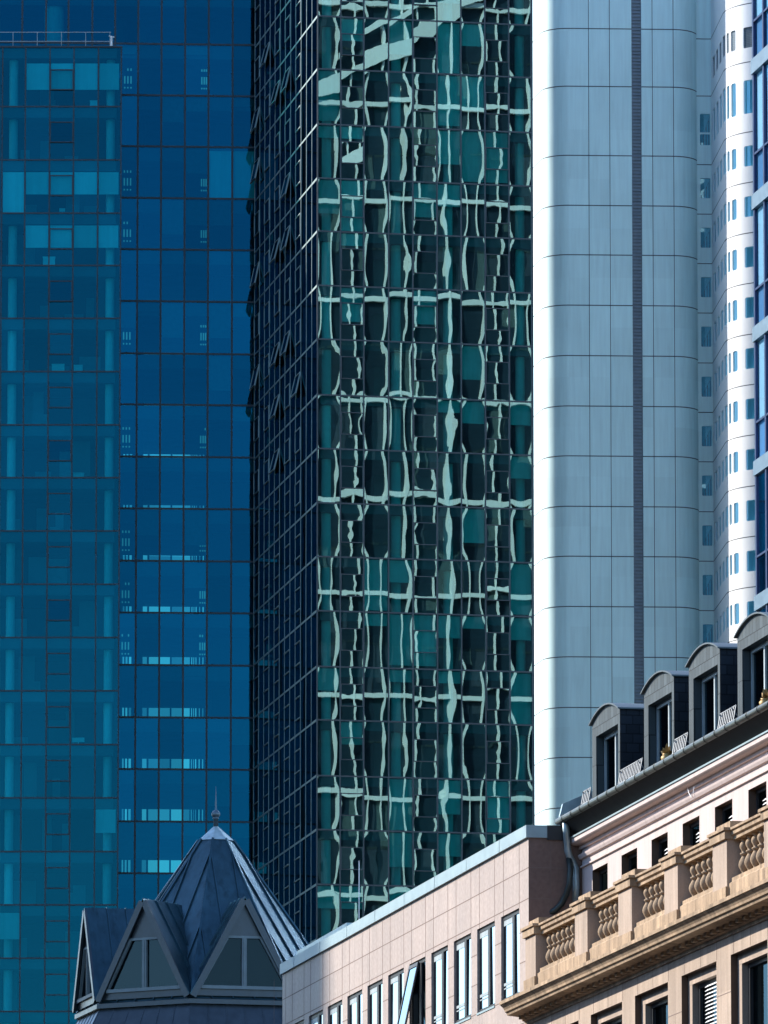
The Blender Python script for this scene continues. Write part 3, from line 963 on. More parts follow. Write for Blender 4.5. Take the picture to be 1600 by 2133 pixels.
# the end of this block that faces the green tower: a white window grid
ef = MB()
y = .3
step = 1.30
while y < RD:
    ef.box(-.22, .19, y - .055, y + .055, 0, RZ - .05)
    y += step * rr.choice((.82, 1.0, 1.0, 1.25))
z = 3.0
while z < RZ - 1:
    ef.box(-.20, .185, .3, RD, z - .18, z + .18)
    z += 8.0
if RZ > 100:
    for ya, za_, yb2, zb2, th_ in ((1, 129.0, 14, 136.6, 1.3), (14, 136.9, 26, 145.0, 1.9), (6, 134.4, 20, 143.5, .5)):
        ef.hexa([(-.45, ya, za_), (-.23, ya, za_), (-.45, yb2, zb2), (-.23, yb2, zb2), (-.45, ya, za_ + th_), (-.23, ya, za_ + th_), (-.45, yb2, zb2 + th_), (-.23, yb2, zb2 + th_)])
ef.build('end_grid', M['grid_white'], RB)
MB().box(.19, .21, .12, RD - .1, 0, RZ - .06).build('end_glazing', M['grid_glass'], RB)
eb = MB()
y = .3
while y + 1.3 < RD:
    z = 3.0
    while z < RZ - 9:
        for h0, h1 in ((.25, 3.9), (4.1, 7.8)):
            q = rr.random()
            if q < .35:
                d = rr.choice((.25, .5, .8, 1.0))
                eb.box(.165, .18, y + .07, y + 1.23, z + h1 - (h1 - h0) * d, z + h1, rr.choice((0, 0, 1)))
            eb.box(.14, .185, y + .07, y + 1.23, z + 3.93, z + 4.07, 1)
        z += 8.0
    y += step
eb.build('end_blinds', [M['blind_dark'], M['blind_mid']], RB, kind='stuff')

# ================================================================== high rise outside the frame whose shadow lies on the roofs
hs = Frame(-160, 288.6, 0)
HS = hs.empty('high_rise', 'concrete high rise slab with rows of windows beyond the left edge', 'office tower')
mb = MB()
mb.box(0, 34, 0, 128, 0, 172)
mb.build('wall', M['concrete'], HS)
mb = MB()
for k in range(44):
    z = 4 + 3.8 * k
    mb.box(34.02, 34.08, 1, 127, z, z + 1.9)
    mb.box(1, 33, -.08, -.02, z, z + 1.9)
mb.build('window_band', M['grid_glass'], HS)

# ================================================================== dark metal pyramid roof
PYD = 300
pa = at_depth(449.7, 1700, PYD)
pf = Frame(pa.x, PYD, 0)
PR = pf.empty('turret_building', 'turret with a steep dark metal pyramid roof, ball finial and triangular dormers', 'building')
zA = pa.z
zE = at_depth(449.7, 2108, PYD).z
rE = 295 / F * PYD * .995
phi0 = -8.6
oct_ = lambda r_, k: (r_ * math.sin(R(phi0 + 45 * k)), -r_ * math.cos(R(phi0 + 45 * k)))
zC = at_depth(449.7, 1751, PYD).z
slope = rE / (zA - zE)
rad = lambda z: slope * (zA - z)
# roof faces, with standing seams
mb = MB()
for k in range(8):
    a, b2 = oct_(1, k), oct_(1, k + 1)
    r1, r0 = rad(zC), rad(zE)
    mb.poly([(a[0] * r0, a[1] * r0, zE), (b2[0] * r0, b2[1] * r0, zE), (b2[0] * r1, b2[1] * r1, zC), (a[0] * r1, a[1] * r1, zC)])
    nrm = Vector((a[0] + b2[0], a[1] + b2[1], 0)).normalized()
    nrm = Vector((nrm.x, nrm.y, slope * math.cos(R(22.5)))).normalized()
    def seam(pA, pB, wd, h):
        pA, pB = Vector(pA), Vector(pB)
        d = (pB - pA).normalized()
        t = d.cross(nrm).normalized()
        c = []
        for o_ in (0, h):
            for p in (pA, pB):
                for s_ in (-wd, wd): c.append(p + t * s_ + nrm * o_)
        mb.hexa([c[0], c[1], c[2], c[3], c[4], c[5], c[6], c[7]])
    seam((a[0] * r0, a[1] * r0, zE), (a[0] * r1, a[1] * r1, zC), .05, .07)
    nS = 5
    for q in range(1, nS):
        u = q / nS
        e = (a[0] * (1 - u) + b2[0] * u, a[1] * (1 - u) + b2[1] * u)
        # seams run up the slope, parallel to the middle line, until they meet a hip
        mid = ((a[0] + b2[0]) / 2, (a[1] + b2[1]) / 2)
        off = (e[0] - mid[0], e[1] - mid[1])
        f = min(1.0, abs(2 * u - 1))              # share of the face half width
        rt = max(r0 * f, r1)
        zt_ = zA - rt / slope
        if f * r0 > r1:
            pB = (mid[0] * rt + off[0] * r0, mid[1] * rt + off[1] * r0, zt_)
        else:
            pB = (mid[0] * r1 + off[0] * r0, mid[1] * r1 + off[1] * r0, zC)
        pA = (mid[0] * r0 + off[0] * r0, mid[1] * r0 + off[1] * r0, zE)
        seam(pA, pB, .022, .075)
mb.build('roof', M['roof_metal'], PR)
cp = MB()
zN = at_depth(449.7, 1722, PYD).z
rN = .10
for k in range(8):
    a, b2 = oct_(1, k), oct_(1, k + 1)
    r1 = rad(zC) + .06
    cp.poly([(a[0] * r1, a[1] * r1, zC - .03), (b2[0] * r1, b2[1] * r1, zC - .03), (b2[0] * rN, b2[1] * rN, zN), (a[0] * rN, a[1] * rN, zN)])
    cp.poly([(a[0] * r1, a[1] * r1, zC - .03), (b2[0] * r1, b2[1] * r1, zC - .03), (0, 0, zC - .03)][::-1])
cap = cp.build('roof_cap', M['zinc'], PR)
fn = MB()
zb = at_depth(449.7, 1696, PYD).z
rb_ = 9 / F * PYD
prof = [(.10, zN - .02), (.09, zb - rb_ - .03), (.13, zb - rb_ - .02), (.13, zb - rb_ + .02)]
prof += [(rb_ * math.sin(R(a)), zb - rb_ * math.cos(R(a))) for a in range(30, 166, 15)]
prof += [(.035, zb + rb_ + .02), (.03, zb + .5), (.008, at_depth(449.7, 1639, PYD).z)]
fn.lathe(0, 0, prof, 16)
fn.build('finial', M['finial'], PR, smooth=True)
# triangular dormers, one per roof face
def dormer(phi):
    e = child_empty('dormer', PR, (0, 0, 0), R(phi))
    ap = rE * math.cos(R(22.5)) + .04
    hw = rE * math.sin(R(22.5)) - .02
    zb_ = zE + .12
    zt_ = at_depth(525, 1872, PYD - 5).z
    yb_ = -rad(zt_) * math.cos(R(22.5)) + .25
    th = .10
    o_ = .15                                   # overhang in front of the gable
    rf = MB()
    for s_ in (-1, 1):
        P = [Vector((s_ * hw, -ap - o_, zb_)), Vector((0, -ap - o_, zt_)), Vector((0, yb_, zt_)), Vector((s_ * hw * .96, -ap + .2, zb_))]
        up = Vector((s_ * (zt_ - zb_), 0, hw)).normalized() * th
        lo, hi = P, [p + up for p in P]
        hi[1].x = hi[2].x = 0; lo[1].x = lo[2].x = 0
        q = (lo, hi)
        f_ = [hi[0], hi[1], hi[2], hi[3]]
        rf.poly(f_ if s_ > 0 else f_[::-1]); rf.poly(lo[::-1] if s_ > 0 else lo)
        for i in range(4):
            j = (i + 1) % 4
            if i == 1: continue
            rf.poly([lo[i], lo[j], hi[j], hi[i]])
        for u in (.30, .55, .78):              # seams from ridge to valley
            yy = -ap - o_ + (yb_ + ap + o_) * u
            tA = hi[1].lerp(hi[2], u)
            tB = hi[0].lerp(hi[3], u)
            k_ = max(.0, 1 - (1 - u) * 0)
            d = (tB - tA)
            # a seam follows the fall line and dies into the valley of the main roof
            fall = (hi[0] - hi[1])
            length = 1 - u * .97
            a2, b3 = tA, tA + fall * length
            side = Vector((0, 1, 0)) * .02
            n_ = up.normalized() * .07
            c = []
            for h_ in (Vector((0, 0, 0)), n_):
                for p in (a2, b3):
                    for w_ in (-side, side): c.append(p + w_ + h_)
            rf.hexa(c)
    r_o = rf.build('dormer_roof', M['roof_metal'], e)
    # gable wall with the window
    gb = MB()
    zs0 = zb_ + .35
    zs1 = zb_ + (zt_ - zb_) * .60
    wz = lambda z_: (hw - .22) * (zt_ - .35 - z_) / (zt_ - .35 - zb_)
    gy = -ap + .02
    gb.poly([(-hw + .05, gy, zb_), (hw - .05, gy, zb_), (hw - .05, gy, zb_ + .02), (wz(zs0) + .12, gy, zs0), (-wz(zs0) - .12, gy, zs0), (-hw + .05, gy, zb_ + .02)])
    gb.build('apron', M['roof_dark'], e)
    MB().poly([(-wz(zs1), gy, zs1), (wz(zs1), gy, zs1), (0, gy, zt_ - .12)]).build('gable', M['roof_dark'], e)
    wn = MB()
    def bar(p, q, w_, y0, y1):
        p, q = Vector((p[0], 0, p[1])), Vector((q[0], 0, q[1]))
        d = (q - p).normalized()
        t = Vector((-d.z, 0, d.x)) * w_
        c = []
        for z_ in (p, q):
            pass
        pts = [p - t, p + t, q - t, q + t]
        wn.hexa([(pts[0].x, y0, pts[0].z), (pts[1].x, y0, pts[1].z), (pts[0].x, y1, pts[0].z), (pts[1].x, y1, pts[1].z),
                 (pts[2].x, y0, pts[2].z), (pts[3].x, y0, pts[3].z), (pts[2].x, y1, pts[2].z), (pts[3].x, y1, pts[3].z)])
    y0, y1 = gy - .05, gy + .12
    bar((-wz(zs0), zs0), (wz(zs0), zs0), .07, y0 - .06, y1)
    bar((-wz(zs1), zs1), (wz(zs1), zs1), .05, y0 + .004, y1 - .01)
    bar((-wz(zs0), zs0 + .07), (-wz(zs1), zs1), .06, y0 + .01, y1 - .02)
    bar((wz(zs0), zs0 + .07), (wz(zs1), zs1), .06, y0 + .01, y1 - .02)
    bar((0, zs0 + .07), (0, zs1 - .05), .10, y0 + .006, y1 - .015)
    bar((0, zs0 + .07), (0, zs1 - .05), .03, y0 - .03, y1 - .02)
    wo = wn.build('window_frame', M['timber_grey'], e)
    wn = MB()
    for s_ in (-1, 1): bar((s_ * (hw - .04), zb_ - .05), (s_ * .05, zt_ - .10), .13, -ap - o_ - .03 + .004 * s_, -ap - o_ + .08)
    wn.build('barge_board', M['roof_dark'], e)
    MB().poly([(-wz(zs0), gy + .08, zs0), (wz(zs0), gy + .08, zs0), (wz(zs1), gy + .08, zs1), (-wz(zs1), gy + .08, zs1)]).build('pane', M['glass_dark'], e)
    MB().poly([(-hw, gy + .5, zb_), (hw, gy + .5, zb_), (0, gy + .5, zt_ - .2)]).build('backing', M['interior_dark'], e)
    return e
for k in (-76.1, -31.1, 13.9): dormer(k)
# eaves and walls below
bd = MB()
pts = [oct_(rE + .12, k) for k in range(8)]
bd.prism(pts, zE - .22, zE - .03)
bd.build('eaves', M['roof_dark'], PR)
bd = MB()
for k in range(8):
    a, b2 = oct_(1, k), oct_(1, k + 1)
    r0, r1, z1_, z0_ = rE - .05, rE + .9, zE - .22, zE - 1.9
    bd.poly([(a[0] * r1, a[1] * r1, z0_), (b2[0] * r1, b2[1] * r1, z0_), (b2[0] * r0, b2[1] * r0, z1_), (a[0] * r0, a[1] * r0, z1_)])
    for q in range(0, 6):
        u = q / 6
        c, d = (a[0] * (1 - u) + b2[0] * u, a[1] * (1 - u) + b2[1] * u), None
        bd.tube([(c[0] * r0, c[1] * r0, z1_ - .01), (c[0] * r1, c[1] * r1, z0_)], .03, 5)
bd.build('lower_roof', M['roof_dark'], PR)
MB().prism([oct_(rE + .7, k) for k in range(8)], 0, zE - 1.9).build('wall', M['concrete'], PR)

# ================================================================== pink granite office building
p = at_depth(1101, 1745, 172)
pb = Frame(p.x, p.y, -(90 - 11.33))
PB = pb.empty('granite_building', 'pink granite office building with a row of narrow windows and a pale metal parapet', 'office building')
zc0, zc1, xL = 22.97, 23.27, -32.4
WP, WW, WZ0, WZ1 = 2.805, 2.08, 19.29, 21.385
wins = [(-1.045 - WP * i - WW, -1.045 - WP * i, WZ0, WZ1) for i in range(12) if -1.045 - WP * i - WW > xL + .2]
low = [(a, b2, z0 - 3.7 * k, z1 - 3.7 * k) for k in (1, 2, 3, 4) for a, b2, z0, z1 in wins]
mb = MB().wall(xL, 0, 0, zc0, wins + low, 0, .10)
jz = [22.245, 21.50] + [21.50 - .74 * k for k in range(1, 28)]
for z in jz:
    cuts = sorted([xL] + [e for h in (wins + low) if h[2] - .02 < z < h[3] + .02 for e in (h[0], h[1])] + [0])
    for a, b2 in zip(cuts[::2], cuts[1::2]): mb.box(a, b2, -.003, .004, z - .011, z + .011, 1)
x = -1.045
i = 0
while x > xL:
    for zz0, zz1 in ((WZ1, zc0),):
        mb.box(x - .009, x + .009, -.0045, .003, zz0, zz1, 1)
        if i % 1 == 0:
            x2 = x - WW + .28
            mb.box(x2 - .009, x2 + .009, -.0045, .003, zz0, zz1, 1)
    x -= WP
    i += 1
mb.build('wall', [M['granite'], M['granite_joint']], PB)
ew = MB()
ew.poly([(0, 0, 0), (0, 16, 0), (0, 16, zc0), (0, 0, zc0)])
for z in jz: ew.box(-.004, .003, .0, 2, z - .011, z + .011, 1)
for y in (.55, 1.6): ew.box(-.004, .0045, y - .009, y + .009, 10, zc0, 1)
ew.build('end_wall', [M['granite_shade'], M['granite_joint']], PB)
MB().box(xL + .02, -.02, .5, 16, 0, zc0 - .3).build('body', M['interior_dark'], PB)
cpg = MB()
cpg.box(xL - .05, .05, -.07, .45, zc0, zc1)
MB().box(-.40, .05, .452, 16, zc0 - .05, zc1 + .004).build('end_coping_shade', M['frame_dark'], PB)  # dark metal carries the shade on this end of the pale coping
x = -3.0
while x > xL:
    cpg.box(x - .015, x + .015, -.078, .46, zc0 + .004, zc1 + .006)
    x -= 3.9
cpg.build('parapet_coping', M['coping'], PB)
def pink_window(h, opened=False):
    a, b2, z0, z1 = h
    e = child_empty('window', PB, (a, 0, z0))
    W_, H_ = b2 - a, z1 - z0
    fr = MB()
    t = .07
    y0, y1 = .045, .10
    fr.box(0, W_, y0, y1, H_ - .10, H_)
    fr.box(0, W_, y0, y1, 0, .08)
    fr.box(0, t, y0 + .004, y1, .08, H_ - .10)
    fr.box(W_ - t, W_, y0 + .004, y1, .08, H_ - .10)
    xm = W_ * .60
    fr.box(xm - .12, xm + .12, y0 - .012, y1, .08, H_ - .10)
    fr.build('window_frame', M['frame_dark'], e)
    s_ = MB()
    s_.box(t, xm - .10, y0 + .012, y1, H_ - .24, H_ - .10)
    s_.box(t, xm - .10, y0 + .008, y1, .38, .45)
    s_.box(t, xm - .10, y0 + .009, y1, .30, .33)
    s_.build('sash_rail', M['frame_grey'], e)
    rw_ = random.Random(int(a * 100))
    pn = MB()
    pn.pane(t, xm - .12, .08, H_ - .10, .068, tilt=(rw_.uniform(-.004, .004), rw_.uniform(-.006, .006)))
    if not opened: pn.pane(xm + .12, W_ - t, .08, H_ - .10, .068, tilt=(rw_.uniform(-.004, .004), rw_.uniform(-.006, .006)))
    if opened: pn = MB(); pn.pane(xm + .12, W_ - t, .08, H_ - .10, .068)
    pn.build('pane', M['glass_sky'] if not opened else M['glass_dark'], e)
    MB().box(0, W_, -.02, .02, -.05, -.002).build('sill', M['coping'], e)
    if opened:
        c = MB()                                # casement swung out about its top edge
        L = H_ - .15
        ang = R(12)
        def P(x_, d_, n_): return (x_, .03 - d_ * math.sin(ang) - n_ * math.cos(ang), H_ - .06 - d_ * math.cos(ang) + n_ * math.sin(ang))
        def slab(x0_, x1_, d0, d1, n0, n1, m=0):
            c.hexa([P(x0_, d1, n1), P(x1_, d1, n1), P(x0_, d1, n0), P(x1_, d1, n0), P(x0_, d0, n1), P(x1_, d0, n1), P(x0_, d0, n0), P(x1_, d0, n0)], m)
        xs_ = xm - .06
        slab(0.02, xs_, 0, .1, 0, .05); slab(0.02, xs_, L - .1, L, 0, .05)
        slab(0.02, .12, .1, L - .1, 0.003, .047); slab(xs_ - .10, xs_, .1, L - .1, .003, .047)
        slab(.12, xs_ - .10, .1, L - .1, .02, .03, 1)
        c.build('open_sash', [M['frame_dark'], M['glass_sky']], e)
for i, h in enumerate(wins): pink_window(h, i == 4)
for h in low: pink_window(h)
# on the roof
zc = zc1
x1, z1 = pb.at(748, 1918, .6)
rod = MB()
rod.tube([(x1, .6, zc - .3), (x1, .6, pb.at(748, 1793, .6)[1])], .012, 6)
rod.box(x1 - .09, x1 + .09, .5, .7, zc - .3, zc + .28)
rod.build('lightning_rod', M['steel_white'], PB)
for px, py in ((851, 1855), (988, 1776)):
    x1 = pb.at(px, py, .3)[0]
    MB().tube([(x1, .3, zc - .1), (x1, .3, zc + .17)], .012, 6).build('lightning_rod', M['steel_white'], PB)
xa, za = pb.at(632, 1974, 1.0)
xb, zb_ = pb.at(722, 1922, 1.0)
sk = MB()
sk.hexa([(xa - 1, 1.0, zc - .3), (xb, 1.0, zc - .3), (xa - 1, 3.5, zc - .3), (xb, 3.5, zc - .3), (xa - 1, 1.0, za), (xb, 1.0, zb_), (xa - 1, 3.5, za), (xb, 3.5, zb_)])
sk.build('roof_hatch', M['zinc'], PB)

# ================================================================== sandstone building with balustrade, attic and slate roof
SB = pb.empty('sandstone_building', 'old sandstone building with balustrade, deep cornice and arched slate dormers', 'building')
XE = 40.0
# --- lower wall
LW0, LWP, LWW, LWT = 6.69, 4.425, 3.16, 18.03
lows = [(2.30 + LWP * i if i else 2.30, 2.30 + LWP * i + LWW, LWT - 3.4, LWT) for i in range(8)]
lows = [(LW0 - LWP + LWP * i, LW0 - LWP + LWP * i + LWW, LWT - 3.4, LWT) for i in range(8)]
ZW = 18.45
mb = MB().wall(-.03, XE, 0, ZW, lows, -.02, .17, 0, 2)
for z in (17.25, 15.3, 16.3):
    cuts = sorted([-.03] + [e for h in lows if h[2] < z < h[3] for e in (h[0], h[1])] + [XE])
    for a, b2 in zip(cuts[::2], cuts[1::2]): mb.box(a, b2, -.0235, -.01, z - .008, z + .008, 1)
x = 1.1
while x < XE:
    mb.box(x - .007, x + .007, -.0245, -.01, LWT + .01, ZW, 1)
    x += 1.47
mb.poly([(-.03, -.02, 0), (-.03, .3, 0), (-.03, .3, ZW), (-.03, -.02, ZW)])
mb.build('wall', [M['sandstone_pale'], M['granite_joint'], M['reveal_shade']], SB)
rl2 = random.Random(5)
for i, (a, b2, z0, z1) in enumerate(lows):
    e = child_empty('window', SB, (a, 0, z0))
    W_, H_ = b2 - a, z1 - z0
    s_ = MB()
    q, t = .0, .22
    y0, y1 = .13, .34
    s_.box(0, W_, y0, y1, H_ - t, H_)
    s_.box(0, .36, y0 + .003, y1, 0, H_ - t)
    s_.box(W_ - .30, W_, y0 + .003, y1, 0, H_ - t)
    s_.build('stone_surround', M['sandstone_pale'], e)
    f_ = MB().box(.42, W_ - .3, .26, .36, H_ - t - .1, H_ - t).box(.42, .52, .264, .36, 0, H_ - t - .1).box(W_ - .4, W_ - .3, .264, .36, 0, H_ - t - .1)
    f_.build('window_frame', M['frame_dark'], e)
    MB().poly([(.4, .34, 0), (W_ - .28, .34, 0), (W_ - .28, .34, H_ - t), (.4, .34, H_ - t)]).build('pane', M['glass_dark'], e)
    MB().poly([(0, .9, 0), (W_, .9, 0), (W_, .9, H_), (0, .9, H_)]).build('backing', M['interior_dark'], e)
    drop = (0, 1.45, 0, 1.15, 0, 1.3, .8, 0)[i]
    if i in (1, 3, 5, 6):
        bl = MB()
        xb0 = 1.35
        top = H_ - t - (.5 if i == 1 else .12)
        z = top
        while z > top - drop:
            bl.hexa([(xb0, .17, z - .05), (W_ - .33, .17, z - .05), (xb0, .23, z), (W_ - .33, .23, z), (xb0, .175, z - .04), (W_ - .33, .175, z - .04), (xb0, .235, z + .01), (W_ - .33, .235, z + .01)])
            z -= .085
        bl.build('venetian_blind', M['steel_white'], e)
# --- main cornice: profile (y, z), y < 0 sticks out
zt = 19.06
prof = [(0.2, 18.44), (-.06, 18.44), (-.06, 18.52), (-.14, 18.55), (-.14, 18.63), (-.50, 18.67), (-.52, 18.73), (-.56, 18.75), (-.57, 18.80), (-.61, 18.86), (-.65, 18.89), (-.66, 18.91), (-.69, 18.92), (-.69, 19.0), (-.1, zt + .02), (0.2, zt + .02)]
mb = MB().extrude_x(prof, -.16, XE)
x = 0.05
while x < XE:
    mb.box(x, x + .24, -.26, -.13, 18.56, 18.64)
    x += .56
mb.build('cornice', M['sandstone'], SB)
# --- balustrade
BA = child_empty('balustrade', SB)
ZR1, ZR0, ZB = 20.74, 20.49, 19.67
piers = [(.08, 1.2), (5.42, 6.72), (9.86, 11.18), (14.31, 15.56), (18.75, 20.0), (23.2, 24.45), (27.65, 28.9), (32.1, 33.35), (36.5, 37.8)]
y0, y1 = .0, .42
pn = MB()
pn.extrude_x([(y0 - .06, zt + .02), (y0 - .06, ZB - .12), (y0 - .01, ZB - .08), (y0 - .01, ZB), (y1 - .02, ZB), (y1, zt + .02)], .0, XE)
pn.build('plinth', M['sandstone'], BA)
rl_ = MB().extrude_x([(y0 + .03, ZR0), (y0 + .03, ZR0 + .07), (y0 - .02, ZR0 + .10), (y0 - .02, ZR0 + .19), (y0 - .06, ZR0 + .20), (y0 - .06, ZR1), (y1 + .02, ZR1), (y1 - .04, ZR0)], .02, XE)
rl_.build('rail', M['sandstone'], BA)
MB().box(.1, XE - .1, .34, .40, zt + .025, ZR0 + .05).build('back_panel', M['stone_brown'], BA)
for i, (a, b2) in enumerate(piers):
    pr_ = MB()
    pr_.box(a, b2, y0 - .10, y1 + .06, zt + .43, ZR0 + .02, 1)
    pr_.box(a - .04, b2 + .04, y0 - .14, y1 + .05, zt + .02, zt + .43)
    pr_.box(a - .06, b2 + .06, y0 - .16, y1 + .1, ZR0 + .02, ZR1 - .05)
    pr_.box(a - .12, b2 + .12, y0 - .20, y1 + .14, ZR1 - .05, ZR1 + .012)
    pr_.box(a + .02, b2 - .02, y0 - .02, y1 + .55, ZR1 + .012, ZR1 + .17)
    pr_.build('pier', [M['sandstone'], M['sandstone_pale']], BA)
bp = [(.085, 0), (.085, .05), (.06, .07), (.055, .09), (.08, .13), (.112, .20), (.12, .26), (.105, .33), (.07, .40), (.052, .44), (.05, .455), (.085, .465), (.09, .485), (.085, .50), (.052, .515), (.06, .55), (.09, .61), (.098, .66), (.085, .71), (.055, .75), (.06, .77), (.085, .78), (.085, .83)]
proto = None
for i in range(len(piers) - 1):
    a, b2 = piers[i][1], piers[i + 1][0]
    nb = 8 if i == 0 else 6
    for k in range(nb):
        x = a + (b2 - a) * (k + .72) / (nb + .35)
        if proto is None:
            mb = MB().lathe(0, 0, [(r_ * 1.12, z) for r_, z in bp], 16)
            mb.box(-.1, .1, -.1, .1, -.01, .045)
            proto = mb.build('baluster', M['sandstone'], BA, smooth=True)
            o = proto
        else:
            o = proto.copy()
            col.objects.link(o)
            o.parent = BA
        o.location = (x, y0 + .20, ZB)
        o.rotation_euler = (0, 0, random.uniform(0, .3))
# --- terrace and attic wall
MB().box(0, XE, .42, 1.5, zt - .3, zt + .03).build('terrace', M['concrete'], SB)
YA = 1.3
AW = [(1.2 + 3.035 * i, 1.2 + 3.035 * i + 1.6, 20.3, 22.06) for i in range(12)]
XA = -.25 + .35
ZG = 23.4
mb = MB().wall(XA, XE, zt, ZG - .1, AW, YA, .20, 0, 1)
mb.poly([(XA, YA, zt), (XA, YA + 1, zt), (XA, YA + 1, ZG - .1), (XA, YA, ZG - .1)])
mb.build('attic_wall', [M['plaster_pink'], M['reveal_shade']], SB)
mc = MB()
mc.extrude_x([(YA, 22.24), (YA - .05, 22.25), (YA - .05, 22.29), (YA, 22.30)], XA - .03, XE)
mc.extrude_x([(YA, 22.44), (YA - .06, 22.46), (YA - .09, 22.52), (YA - .10, 22.56), (YA, 22.57)], XA - .05, XE)
mc.extrude_x([(YA, 22.70), (YA - .06, 22.70), (YA - .06, 22.79), (YA - .20, 22.80), (YA - .25, 22.83), (YA - .27, 22.85), (YA - .27, 22.95), (YA, 22.97)], XA - .12, XE)
MB().extrude_x([(YA, 22.972), (YA - .30, 22.952), (YA - .30, 22.99), (YA, 23.015)], XA - .14, XE).build('flashing', M['coping'], SB)
MB().box(XA + .01, XE, YA - .03, YA - .002, zt + .02, 20.25).build('shade_strip', M['reveal_shade'], SB)  # added dark strip, shade behind the balusters put into its colour
mc.build('string_course', M['plaster_pink'], SB)
for i, (a, b2, z0, z1) in enumerate(AW):
    e = child_empty('attic_window', SB, (a, YA, z0))
    W_, H_ = b2 - a, z1 - z0
    MB().box(0, W_, .17, .24, H_ - .09, H_).box(0, .08, .174, .24, 0, H_ - .09).box(W_ - .08, W_, .174, .24, 0, H_ - .09).build('window_frame', M['frame_dark'], e)
    MB().poly([(0, .22, 0), (W_, .22, 0), (W_, .22, H_), (0, .22, H_)]).build('pane', M['glass_dark'], e)
    MB().poly([(-.1, .9, -.1), (W_ + .1, .9, -.1), (W_ + .1, .9, H_ + .1), (-.1, .9, H_ + .1)]).build('backing', M['interior_dark'], e)
    if i >= 2:
        bl = MB()
        z = H_ - .30
        while z > .2:
            bl.hexa([(.85, .1, z - .05), (W_ - .03, .1, z - .05), (.85, .15, z), (W_ - .03, .15, z), (.85, .105, z - .04), (W_ - .03, .105, z - .04), (.85, .155, z + .01), (W_ - .03, .155, z + .01)])
            z -= .085
        bl.build('venetian_blind', M['steel_white'], e)
# --- eaves, gutter, roof
YG = .78
MB().extrude_x([(YG + .02, ZG - .08), (YG + .02, ZG - .02), (YA + .6, ZG + .0), (YA + .6, 23.02), (YA - .12, 23.02)], XA - .25, XE).build('soffit_shade', M['soffit_shade'], SB)  # sloping board blackened to carry the shade below the gutter
gu = MB()
gu.tube([(XA - .33, YG, ZG), (XE, YG, ZG)], .085, 12)
x = XA + .4
while x < XE:
    gu.tube([(x, YG, ZG), (x + .03, YG, ZG)], .096, 12)
    x += .95
gu.build('gutter', M['gutter'], SB, smooth=True)
ROOF_TOP = 26.4
rfm = MB()
rfm.extrude_x([(YG + .06, ZG + .02), (YA + .55, ROOF_TOP - 2.2), (YA + 1.2, ROOF_TOP - .75), (YA + 9, ROOF_TOP - .6), (YA + 9, ZG + .02)], XA - .22, XE)
rfm.build('roof', M['slate'], SB)
gc = MB()
xx, zz = XA - .26, 0
gc.hexa([(xx, YG, ZG + .1), (xx + .12, YG, ZG + .1), (xx, YA + .3, ZG + .1), (xx + .12, YA + .3, ZG + .1), (xx, YG + .08, ZG + .42), (xx + .12, YG + .08, ZG + .42), (xx, YA + .3, ZG + .75), (xx + .12, YA + .3, ZG + .75)])
gc.build('roof_verge', M['zinc'], SB)
